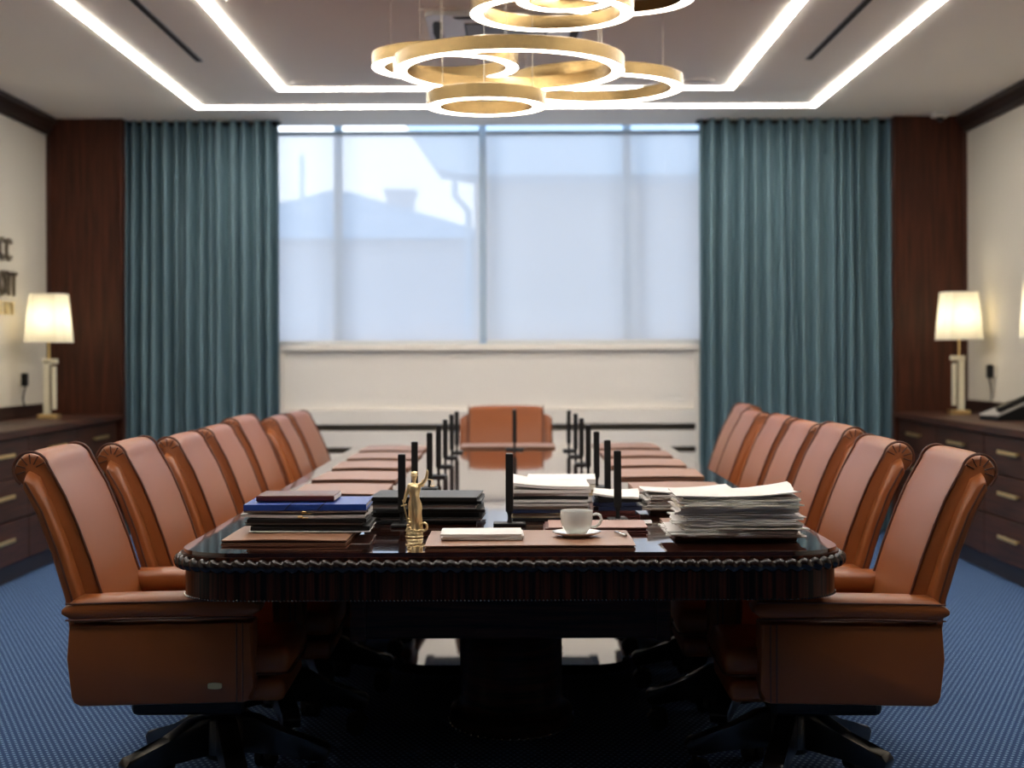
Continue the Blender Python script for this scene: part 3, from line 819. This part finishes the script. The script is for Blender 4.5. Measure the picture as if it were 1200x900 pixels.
PO = ['nearest seat, under the pile of folders', 'second seat from the camera', 'third seat from the camera', 'fourth seat from the camera', 'fifth seat from the camera', 'sixth seat from the camera', 'farthest seat']
for i, y in enumerate((4.47, 5.22, 5.87, 6.51, 7.16, 7.80, 8.42)):
    place_pad(-.655 + (.015 if i == 0 else 0), y, math.radians(rnd.uniform(-2, 2)), 'tan desk pad, left side of the table, ' + PO[i])
PO[0] = 'nearest seat, under the tall paper stack'
for i, y in enumerate((4.56, 5.24, 5.90, 6.62, 7.26, 7.92, 8.58)):
    place_pad(.635, y, PI + math.radians(rnd.uniform(-2, 2)), 'tan desk pad, right side of the table, ' + PO[i])
place_pad(.045, 4.285, PI / 2, 'tan leather desk pad at the near end of the table under the cup', 1.27)
place_pad(-.03, 8.66, PI / 2, 'tan leather desk pad at the far end of the table', 1.18)

# ------------------------------------------------------------------ microphones
def make_mic():
    r = thing('conference_microphone', None, 'microphone')
    bm = BM(); add_box(bm, -.05, .05, -.032, .032, 0, .009, .003, 2); b = build('base_plate', bm, 'black_plastic', r)
    bm = BM(); add_box(bm, .02, .042, -.025, -.012, .009, .0115, .0008, 1); build('talk_button', bm, 'grey_plastic', b)
    bm = BM(); add_tube(bm, [(0, 0, .008), (0, 0, .02), (0, 0, .03), (0, 0, .045)], [.009, .006, .006, .010], 10); build('neck', bm, 'black_plastic', r, True)
    bm = BM(); add_box(bm, -.0120, .0120, -.0115, .0115, .042, .222, .003, 2); st = build('microphone_bar', bm, 'black_plastic', r)
    bm = BM(); add_box(bm, -.0095, .0095, -.006, .006, .2221, .2235); build('top_cap', bm, 'grey_plastic', st)
    return r
mic0 = make_mic(); mf = [True]
def place_mic(x, y, rz, lean, label):
    o = mic0 if mf[0] else copy_tree(mic0); mf[0] = False
    o.location = (x, y, TZ + .0003); o.rotation_euler = (0, 0, rz); o['label'] = label; o['group'] = 'black conference microphones'
    for c in children_of(o):
        if c.name.startswith(('microphone_bar',)): c.rotation_euler = (0, lean, 0)
MO = ['nearest the camera', 'second from the camera', 'third from the camera', 'fourth from the camera', 'fifth from the camera', 'sixth from the camera', 'farthest from the camera']
for i, (px, py) in enumerate(((470.5, 529), (485.5, 518), (503, 507.5), (513.5, 499), (521.5, 492), (529, 486), (535, 482.5))):
    d = 1780 * .31 / (py - 415); d = 4.69 if i == 0 else d; place_mic((px - 601) * d / 1780, d, math.radians(90), math.radians(rnd.uniform(-1, 1)), 'black upright bar microphone in the left row on the table, ' + MO[i])
for i, (px, py) in enumerate(((725.5, 528), (713.5, 517), (700.5, 507), (690.5, 499), (682.5, 491), (675.5, 485.5), (667.5, 481.5))):
    d = 1780 * .31 / (py - 415); d = 4.81 if i == 0 else d; place_mic((px - 601) * d / 1780 - .006, d, math.radians(90), math.radians(2.6 if i < 3 else -.6), 'black upright bar microphone in the right row on the table, ' + MO[i])
place_mic(-.012, 4.70, 0, 0, 'black upright bar microphone at the near end of the table, beside the centre paper pile')
place_mic(.008, 8.40, 0, 0, 'black upright bar microphone at the far end of the table before the head chair')

# ------------------------------------------------------------------ papers, folders
def sheaf_bm(w, d, th, seed, wav=.002, curl=(0, 0, 0, 0), nx=12, ny=8, ragged=.0):
    """a thin wad of sheets; curl lifts the corners (x-,y-),(x+,y-),(x-,y+),(x+,y+)"""
    r = random.Random(seed); bm = BM(); a1, a2 = r.uniform(0, 6), r.uniform(0, 6)
    jt = [r.uniform(-1, 1) * ragged for _ in range(80)]
    def H(u, v):
        h_ = wav * (math.sin(a1 + 4 * u) + math.sin(a2 + 3 * v)) * .5 + wav
        for c, (cu, cv) in zip(curl, ((0, 0), (1, 0), (0, 1), (1, 1))):
            if c:
                q = 1 - math.hypot((u - cu) * 1.3, (v - cv) * 1.0); h_ += c * max(0, q) ** 2.2
        return h_
    def P(i, j, zz):
        u, v = i / nx, j / ny
        x, y = -w / 2 + w * u, -d / 2 + d * v
        if i in (0, nx): x += jt[(j + i) % 80]
        if j in (0, ny): y += jt[(i + j + 30) % 80]
        return (x, y, zz + H(u, v))
    T = [[bm.verts.new(P(i, j, th)) for j in range(ny + 1)] for i in range(nx + 1)]
    B = [[bm.verts.new(P(i, j, 0)) for j in range(ny + 1)] for i in range(nx + 1)]
    for i in range(nx):
        for j in range(ny):
            bm.faces.new((T[i][j], T[i + 1][j], T[i + 1][j + 1], T[i][j + 1])); bm.faces.new((B[i][j], B[i][j + 1], B[i + 1][j + 1], B[i + 1][j]))
    for i in range(nx):
        bm.faces.new((T[i][0], B[i][0], B[i + 1][0], T[i + 1][0])); bm.faces.new((T[i][ny], T[i + 1][ny], B[i + 1][ny], B[i][ny]))
    for j in range(ny):
        bm.faces.new((T[0][j], T[0][j + 1], B[0][j + 1], B[0][j])); bm.faces.new((T[nx][j], B[nx][j], B[nx][j + 1], T[nx][j + 1]))
    return bm
def paper(x, y, z, w, d, th, seed, mat='paper', rz=0, label='', group=None, name='paper_bundle', cat='papers', wav=.0012, curl=(0, 0, 0, 0), ragged=.002):
    o = build(name, sheaf_bm(w, d, th, seed, wav, curl, ragged=ragged), mat, None, True, sharp=50)
    o.location = (x, y, z); o.rotation_euler = (0, 0, math.radians(rz)); tag(o, label, cat, group); return o
def folder(x, y, z, w, d, th, mat, rz, label, group, cat='folder', name='folder', paper_in=True, spine=True, cov=.0022):
    """two cover boards with a paper block between and a rounded spine on the near long side"""
    t = thing(name, label, cat, (x, y, z), math.radians(rz), group)
    bm = BM(); add_box(bm, -w / 2, w / 2, -d / 2, d / 2, 0, cov, .0008, 1); add_box(bm, -w / 2, w / 2, -d / 2, d / 2, th - cov, th, .0008, 1)
    if spine: add_box(bm, -w / 2, w / 2, -d / 2 - .001, -d / 2 + .003, 0, th, .001, 2)
    build('cover', bm, mat, t)
    if paper_in:
        bm = BM(); add_box(bm, -w / 2 + .006, w / 2 - .005, -d / 2 + (.004 if spine else .006), d / 2 - .006, cov + .0003, th - cov - .0003); build('page_block', bm, 'paper_grey', t)
    return t

# --- left front pile on the pad
z = TZ + .0165
px0, py0 = -.605, 4.52
G = 'pile of folders on the left front desk pad'
paper(px0 + .012, py0 - .01, z, .35, .235, .002, 1, 'paper', 1, 'thin white sheets at the bottom of the left front folder pile', G, 'paper_bundle'); z += .0045
for k in range(3):
    th = (.012, .010, .011)[k]
    folder(px0 + .004 + (.01, -.004, .002)[k], py0 + (.0, .006, -.006)[k], z, .345, .24, th, 'binder_black', (1, -2, .5)[k], ('bottom', 'middle', 'upper')[k] + ' black folder in the left front pile', G, spine=(k != 1)); z += th + .0005
def sleeve(x, y, z, w, d, th, rz, label, mat, seed):
    t = thing('document_sleeve', label, 'document sleeve', (x, y, z), math.radians(rz), G)
    build('sleeve', sheaf_bm(w, d, th, seed, .0016, (.003, .002, 0, .004), ragged=.004), mat, t, True, sharp=50)
    bm = BM(); add_box(bm, .0, .018, -d / 2 - .004, -d / 2 + .02, .001, .004, .001, 1); add_box(bm, -.012, .002, -d / 2 - .007, -d / 2 + .01, .003, .009, .001, 1); build('clasp', bm, 'brass_plain', t)
sleeve(px0 - .004, py0 - .004, z, .36, .24, .008, -1.2, 'crinkled clear plastic sleeve of papers, lower one in the left front pile', 'paper_grey', 21); z += .0125
sleeve(px0 + .0, py0, z, .35, .235, .006, 1.5, 'crinkled clear plastic sleeve of papers under the blue folder', 'clear_plastic', 22); z += .011
bf = folder(px0 + .0, py0, z, .355, .245, .018, 'binder_blue', .6, 'bright blue elastic-band folder in the left front pile', G); 
bm = BM()
for xx in (-.05, .045):
    add_tube(bm, [(xx - .008, -.126, .002), (xx, -.1275, .01), (xx + .008, -.126, .0185), (xx + .01, 0, .0195), (xx + .01, .122, .0195)], .0013, 5)
build('elastic_band', bm, 'black_plastic', bf); z += .0202
mb = thing('notebook', 'maroon hardback notebook on top of the blue folder', 'notebook', (px0 - .035, py0 + .02, z), math.radians(-.5), G)
bm = BM(); add_box(bm, -.115, .115, -.085, .085, 0, .018, .004, 3); build('cover', bm, 'maroon', mb, True)
bm = BM(); add_box(bm, -.111, .1155, -.08, .0855, .003, .015); build('page_block', bm, 'paper_cream', mb)

# --- black folder pile behind the statue
G = 'black folders behind the gold statue'
z = TZ + .0008; ths = (.009, .010, .014, .010, .016, .009, .012)
names = ('bottom', 'second from bottom', 'third from bottom', 'middle', 'third from top', 'second from top', 'topmost')
bx_, by_ = -.275, 4.865
for k, th in enumerate(ths):
    dx = (-.02, .02, -.01, .012, -.008, .006, .0)[k]
    folder(bx_ + dx, by_ + (.0, -.01, .012, 0, -.006, .008, 0)[k], z, (.35, .32, .36, .34, .35, .345, .34)[k], .25, th, 'binder_black', (2, -3, -1, 2, -2.5, -1.5, -4)[k],
           names[k] + ' black folder in the pile behind the gold statue', G, spine=k % 3 != 1); z += th + .0006
paper(-.468, 4.76, TZ + .0008, .05, .09, .004, 44, 'paper', 15, 'small loose white slips left of the black folder pile', None, 'paper_slips', wav=.0006)

# --- centre paper pile
cx_, cy_ = .122, 4.93
z = TZ + .0008; G = 'paper and folder pile at the table centre'
folder(cx_ + .0, cy_ - .0, z, .255, .25, .010, 'binder_black', 1.5, 'black folder at the bottom of the centre paper pile', G); z += .0106
folder(cx_ - .005, cy_, z, .245, .24, .014, 'kraft', -1.5, 'tan card folder near the bottom of the centre paper pile', G, spine=False); z += .0146
folder(cx_ - .012, cy_, z, .24, .24, .010, 'binder_navy', 2, 'navy folder in the middle of the centre paper pile', G, spine=True); z += .0106
for k in range(3):
    paper(cx_ + rnd.uniform(-.008, .008), cy_ + rnd.uniform(-.008, .008), z, .24, .24, .008, 60 + k, ('paper_cream', 'paper_grey', 'paper')[k], (1.5, -1, -1.5)[k],
          ('cream', 'grey', 'white')[k] + ' wad of sheets in the middle of the centre paper pile', G); z += .0108
folder(cx_ - .005, cy_, z, .245, .235, .008, 'binder_black', -1, 'thin black folder below the top sheets of the centre paper pile', G); z += .0086
for k in range(3):
    paper(cx_ - .003, cy_ + rnd.uniform(-.004, .004), z, .248, .24, .009, 70 + k, ('paper_grey', 'paper', 'paper')[k], (-2, 1, 0)[k],
          ('grey wad of sheets just under the top of', 'white wad of sheets second from the top of', 'punched white sheets bent up at the left on')[k] + ' the centre paper pile', G, curl=(0, 0, 0, 0) if k < 2 else (.012, .0, .022, .004)); z += .0115
# --- second pile behind/right of it (navy folders)
G = 'navy and maroon folders right of the centre paper pile'
cx2, cy2 = .335, 5.02; z = TZ + .0008
for k, (m, th, nm) in enumerate((('maroon', .010, 'maroon folder at the bottom of the pile behind the cup'), ('maroon', .012, 'maroon folder second from bottom of the pile behind the cup'),
        ('binder_navy', .014, 'navy folder in the middle of the pile behind the cup'), ('binder_navy', .012, 'navy folder below the top of the pile behind the cup'), ('binder_black', .012, 'black folder under the top sheets of the pile behind the cup'))):
    folder(cx2 + (.0, -.01, .006, -.004, .008)[k], cy2, z, .140, .24, th, m, (2, -1, 2, -2, 1)[k], nm, G); z += th + .0006
paper(cx2 + .004, cy2, z, .15, .25, .006, 81, 'paper', -4, 'white sheets bent down at the corner on the navy folder pile', G, curl=(.01, -.004, .006, .004))
G = 'papers between the microphones'
z = TZ + .0008; cx3, cy3 = .165, 5.36
for k in range(5):
    paper(cx3 + rnd.uniform(-.006, .006), cy3 + rnd.uniform(-.006, .006), z, .24, .24, .017, 90 + k, ('paper_grey', 'paper', 'kraft', 'paper_cream', 'paper')[k], rnd.uniform(-5, 5),
          ('grey bottom', 'white lower', 'tan middle', 'cream upper', 'white topmost')[k] + ' wad of papers in the low pile behind the centre pile', G); z += .0196
# --- rose notebook under/behind the cup pad
t = thing('spiral_notebook', 'dusty rose spiral notebook lying behind the cup', 'notebook', (.245, 4.60, TZ + .0008), math.radians(-1))
for k, (zz, m) in enumerate(((0, 'maroon'), (.012, 'rose'))):
    bm = BM(); add_box(bm, -.155 + .015 * (k), .155, -.10, .10, zz, zz + .0035, .001, 1); build('cover', bm, m, t)
bm = BM(); add_box(bm, -.15, .15, -.095, .095, .004, .0115); build('page_block', bm, 'maroon', t)
bm = BM()
for k in range(26):
    c = Vector((-.13 + k * .0105, .098, .009)); add_tube(bm, [c + Vector((0, .008 * math.cos(a), .009 * math.sin(a))) for a in [2 * PI * q / 10 for q in range(10)]], .0011, 4, closed=True)
build('spiral_binding', bm, 'black_plastic', t)
# loose printed sheet right of it
paper(.355, 4.78, TZ + .0008, .16, .10, .0008, 101, 'paper_grey', -4, 'loose printed sheet lying right of the rose notebook', None, 'paper_sheet', wav=.0004)
# --- white sheets on the front pad
z = TZ + .0165; G = 'sheets on the near desk pad'
for k in range(3):
    paper(-.088 + (.0, .003, -.002)[k], 4.27, z, .225, .15, .0045, 110 + k, 'paper', (-.5, 1, .3)[k], ('bottom', 'middle', 'top')[k] + ' wad of blank white sheets on the near desk pad', G, wav=.0006, ragged=.0012); z += .0058
# --- tall stack right front
G = 'tall messy paper stack at the right front corner'
sx_, sy_ = .632, 4.33; z = TZ + .0168
NB = 24
for k in range(NB):
    th = rnd.uniform(.0022, .0042); f = k / NB
    dx = rnd.uniform(-.012, .012) + (.0 if f > .3 else .012 - .04 * f * 0); w = .335 + rnd.uniform(-.015, .015)
    if k in (1, 2, 3): dx -= .03; w += .02
    cur = (rnd.uniform(0, .003), rnd.uniform(0, .003), rnd.uniform(0, .004), 0)
    lab = 'white wad of sheets within the tall stack at the right front corner'
    if k == 0: lab = 'lowest sheets of the tall stack at the right front corner'
    if k == 9: lab = 'black-edged wad in the upper half of the tall right stack'
    m = ('paper', 'paper_cream', 'paper', 'paper')[rnd.randrange(4)]
    if k == NB - 1:
        lab = 'top white sheets, right end curling up, on the tall right stack'; m = 'paper'; cur = (.004, .016, .004, .024); w = .35
    paper(sx_ + dx, sy_ + rnd.uniform(-.01, .01), z, w, .235 + rnd.uniform(-.01, .01), th, 200 + k, m, rnd.uniform(-4, 4), lab, G, curl=cur if k >= NB - 1 else (0, 0, 0, 0), wav=.0007, ragged=.006); z += th + .0016
# --- second stack behind it
G = 'low paper stack behind the tall right stack'
z = TZ + .0168 - .015; sx2, sy2 = .585, 5.07 + .0
z = TZ + .0170
for k in range(11):
    lab = 'white wad of sheets in the low stack behind the tall right stack'
    cur = (0, 0, 0, 0); th = .0035
    if k == 0: lab = 'lowest sheets splayed left in the low stack behind the tall right stack'
    if k == 10: lab = 'top white sheets with lifted ends on the low right stack'; cur = (.012, .010, .008, .012)
    paper(sx2 + rnd.uniform(-.01, .01) - (.02 if k < 3 else 0), sy2 + rnd.uniform(-.008, .008), z, .30, .22, th, 300 + k, ('paper', 'paper_cream', 'paper_grey')[k % 3] if k < 10 else 'paper', rnd.uniform(-4, 4), lab, G, curl=cur, wav=.0007, ragged=.004); z += th + .0016

# ------------------------------------------------------------------ cup, saucer, pen
t = thing('coffee_cup', 'white porcelain coffee cup standing on its saucer', 'cup', (.178, 4.28, TZ + .0235), 0)
bm = BM(); add_lathe(bm, [(0, .001), (.024, .001), (.026, .0), (.030, .004), (.040, .018), (.0445, .036), (.0462, .064), (.0455, .0655), (.0440, .064), (.042, .036), (.037, .018), (.026, .007), (0, .006)], 48)
build('cup_body', bm, 'porcelain', t, True, sharp=60)
bm = BM()
hp = [(.0445, 0, .052), (.055, 0, .056), (.066, 0, .052), (.070, 0, .040), (.064, 0, .027), (.052, 0, .019), (.0405, 0, .019)]
add_tube(bm, hp, [.004, .0042, .0045, .0045, .0042, .004, .004], 10); build('handle', bm, 'porcelain', t, True)
bm = BM(); add_lathe(bm, [(0, .052), (.0435, .052)], 32); build('coffee', bm, 'pad_dark', t)
t = thing('saucer', 'white porcelain saucer under the coffee cup', 'saucer', (.178, 4.28, TZ + .0165), 0)
bm = BM(); add_lathe(bm, [(0, .001), (.036, .001), (.038, 0), (.042, .003), (.060, .008), (.069, .0125), (.0692, .014), (.066, .0135), (.058, .0105), (.040, .0062), (.03, .0058), (0, .006)], 56); build('saucer_dish', bm, 'porcelain', t, True, sharp=60)
t = thing('pen', 'small silver pen on the near desk pad right of the cup', 'pen', (.303, 4.30, TZ + .0205), math.radians(105))
bm = BM(); add_tube(bm, [(-.045, 0, 0), (.0, 0, 0), (.045, 0, 0), (.055, 0, 0)], [.0042, .0045, .004, .001], 12); build('barrel', bm, 'chrome', t, True)
bm = BM(); add_box(bm, -.044, -.012, -.001, .001, .0045, .006); build('clip', bm, 'chrome', t)

# ------------------------------------------------------------------ statue of justice
st = thing('statuette', 'gold statuette of a blindfolded woman with scales and sword, snake at her feet', 'statuette', (-.287, 4.40, TZ + .0005), 0)
bm = BM(); add_lathe(bm, [(0, 0), (.0255, 0), (.0265, .003), (.0245, .006), (.025, .010), (.0235, .014), (.021, .018), (0, .0185)], 36, sy=.9, fold=lambda a, z_: .02 * math.sin(9 * a) * (z_ > .005)); build('base', bm, 'gold', st, True)
bm = BM()
def fold(a, z_): 
    k = max(0, 1 - (z_ - .018) / .1); return (.13 * math.sin(7 * a + z_ * 40) + .06 * math.sin(13 * a - z_ * 90)) * (.45 + .6 * k)
add_lathe(bm, [(.021, .018), (.018, .03), (.0155, .05), (.0150, .07), (.0160, .085), (.0152, .098), (.0112, .114), (.0120, .124), (.0140, .134), (.0145, .143), (.012, .150), (.006, .156), (.004, .158)], 42, (0, 0, 0), sx=1.22, sy=.9, fold=fold)
for v in bm.verts: v.co.x += .0025 * math.sin((v.co.z - .02) * 28)
build('robe', bm, 'gold', st, True, sharp=70)
def skin_obj(name, verts, edges, radii, mat, parent, sub=2):
    me = bpy.data.meshes.new(name); me.from_pydata(verts, edges, []); o = bpy.data.objects.new(name, me); link(o, parent)
    o.modifiers.new('s', 'SKIN')
    for i, rr in enumerate(radii):
        r_ = rr if isinstance(rr, tuple) else (rr, rr); me.skin_vertices[0].data[i].radius = r_
    me.skin_vertices[0].data[0].use_root = True
    m_ = o.modifiers.new('u', 'SUBSURF'); m_.levels = sub; m_.render_levels = sub
    dg = bpy.context.evaluated_depsgraph_get(); dg.update()
    me2 = bpy.data.meshes.new_from_object(o.evaluated_get(dg)); o.modifiers.clear(); o.data = me2; me2.materials.clear(); me2.materials.append(M[mat])
    for p in me2.polygons: p.use_smooth = True
    return o
V = [(0, 0, .105), (0, 0, .125), (0, 0, .143), (0, 0, .157), (0, -.001, .163), (0, -.0025, .174), (0, -.0015, .184), (0, -.001, .191),
     (.013, 0, .149), (.026, -.002, .157), (.036, -.003, .172), (.038, -.004, .190), (.038, -.004, .196),
     (-.014, 0, .149), (-.021, -.002, .130), (-.027, -.006, .110), (-.0295, -.008, .100),
     (.006, -.006, .080), (.008, -.012, .060), (.007, -.008, .038), (.009, -.012, .024)]
E = [(0, 1), (1, 2), (2, 3), (3, 4), (4, 5), (5, 6), (6, 7), (2, 8), (8, 9), (9, 10), (10, 11), (11, 12), (2, 13), (13, 14), (14, 15), (15, 16), (0, 17), (17, 18), (18, 19), (19, 20)]
R = [.012, .011, .0145, .0048, .0052, .0098, .0108, .0065, .0075, .006, .005, .0042, .0034, .0078, .0062, .005, .0042, .0105, .008, .0052, .004]
skin_obj('body', V, E, R, 'gold', st)
bm = BM(); add_tube(bm, [(.0098 * math.cos(a), -.0018 + .0098 * math.sin(a), .1795) for a in [2 * PI * k / 20 for k in range(20)]], .0016, 6, closed=True); build('blindfold', bm, 'gold', st, True)
bm = BM(); s_ = bmesh.new(); bmesh.ops.create_uvsphere(s_, u_segments=14, v_segments=8, radius=.0065); merge(bm, s_, 0, Matrix.Translation((0, .007, .186)) @ Matrix.Diagonal((1, .9, .8, 1))); add_tube(bm, [(.0078 * math.cos(a), .002 + .0085 * math.sin(a), .1875 + .0006 * math.sin(5 * a)) for a in [2 * PI * k / 24 for k in range(24)]], .0022, 6, closed=True); build('hair', bm, 'gold', st, True)
bm = BM(); t_ = BM(); add_box(t_, -.0022, .0022, -.0008, .0008, -.078, 0, .0004, 1); add_box(t_, -.009, .009, -.0018, .0018, 0, .004, .001, 1); add_tube(t_, [(0, 0, .004), (0, 0, .018)], .0018, 8)
merge(bm, t_, 0, Matrix.Translation((-.029, -.010, .092)) @ Matrix.Rotation(math.radians(-13), 4, 'Y')); build('sword', bm, 'gold', st, True)
bm = BM(); add_tube(bm, [(.030, -.005, .1885), (.038, -.005, .199), (.0385, -.005, .203)], .002, 6) if False else None
add_tube(bm, [(.038, -.006, .198), (.038, -.006, .168)], .0009, 5); add_tube(bm, [(.022, -.006, .166), (.038, -.006, .169), (.054, -.006, .166)], .0013, 6)
for x in (.023, .053):
    for q in (-.006, .006): add_tube(bm, [(x, -.006, .166), (x + q, -.006, .150)], .0005, 4)
    add_lathe(bm, [(0, -.003), (.005, -.002), (.0075, .0), (.0078, .001), (0, 0)], 14, (x, -.006, .149))
build('scales', bm, 'gold', st, True)
sp = []
for k in range(40):
    f = k / 39; a = -2.4 + f * 6.6; rr = .019 if f < .4 else .019 - (f - .4) * .018
    if f < .35: sp.append((-.012 + f * .09, -.014 - .004 * math.sin(f * 9), .021 + .002 * math.sin(f * 20)))
    else:
        g_ = (f - .35) / .65; a = -PI / 2 + g_ * 5.2; q = .0125 - .007 * g_; sp.append((.027 + q * math.cos(a), -.012 + .002 * g_, .0335 + q * math.sin(a) * 1.1))
bm = BM(); add_tube(bm, sp, [.0035] * 25 + [.0035 - .0015 * k / 15 for k in range(15)], 8); build('snake', bm, 'gold', st, True)
bm = BM()
for p in ((-.012, -.012, .028), (-.016, -.009, .036), (-.013, -.011, .044), (-.017, -.006, .052)):
    s_ = bmesh.new(); bmesh.ops.create_icosphere(s_, subdivisions=2, radius=.006); merge(bm, s_, 0, Matrix.Translation(p) @ Matrix.Diagonal((1, .8, .8, 1)))
build('drapery_knot', bm, 'gold', st, True)

# ------------------------------------------------------------------ world, camera, render
w = bpy.data.worlds.new('sky'); S.world = w; w.use_nodes = True
nt = w.node_tree; bg = nt.nodes['Background']
tc = N(nt, 'ShaderNodeTexCoord'); sp_ = N(nt, 'ShaderNodeSeparateXYZ'); rp = N(nt, 'ShaderNodeValToRGB')
nt.links.new(tc.outputs['Generated'], sp_.inputs[0]); nt.links.new(sp_.outputs[2], rp.inputs[0])
rp.color_ramp.elements[0].position = 0; rp.color_ramp.elements[0].color = (.90, .95, 1, 1)
rp.color_ramp.elements[1].position = .6; rp.color_ramp.elements[1].color = (.50, .72, 1, 1)
nt.links.new(rp.outputs[0], bg.inputs[0]); bg.inputs[1].default_value = 1.62
pl = bpy.data.lights.new('window_portal', 'AREA'); pl.shape = 'RECTANGLE'; pl.size = WX1 - WX0; pl.size_y = WZ1 - WZ0
po = bpy.data.objects.new('window_portal', pl); link(po); po.location = ((WX0 + WX1) / 2, YW + .14, (WZ0 + WZ1) / 2); po.rotation_euler = (-PI / 2, 0, 0)
pl.cycles.is_portal = True
cam = bpy.data.cameras.new('camera'); co = bpy.data.objects.new('camera', cam); link(co)
cam.sensor_width = 36; cam.lens = 1780 / 1200 * 36; cam.shift_y = -35 / 1200; cam.shift_x = -1 / 1200
co.location = (0, 0, 1.3); co.rotation_euler = (PI / 2, math.radians(.2), 0)
cam.clip_start = .05; cam.clip_end = 200
cam.dof.use_dof = True; cam.dof.focus_distance = 4.35; cam.dof.aperture_fstop = 2.6
S.camera = co
S.view_settings.view_transform = 'Standard'; S.view_settings.look = 'None'; S.view_settings.gamma = 1; S.view_settings.exposure = 1.05
S.view_settings.use_curve_mapping = False
c = S.cycles
c.use_denoising = True; c.max_bounces = 8; c.diffuse_bounces = 4; c.glossy_bounces = 4; c.transparent_max_bounces = 12; c.transmission_bounces = 4
c.sample_clamp_indirect = 10; c.caustics_reflective = False; c.caustics_refractive = False
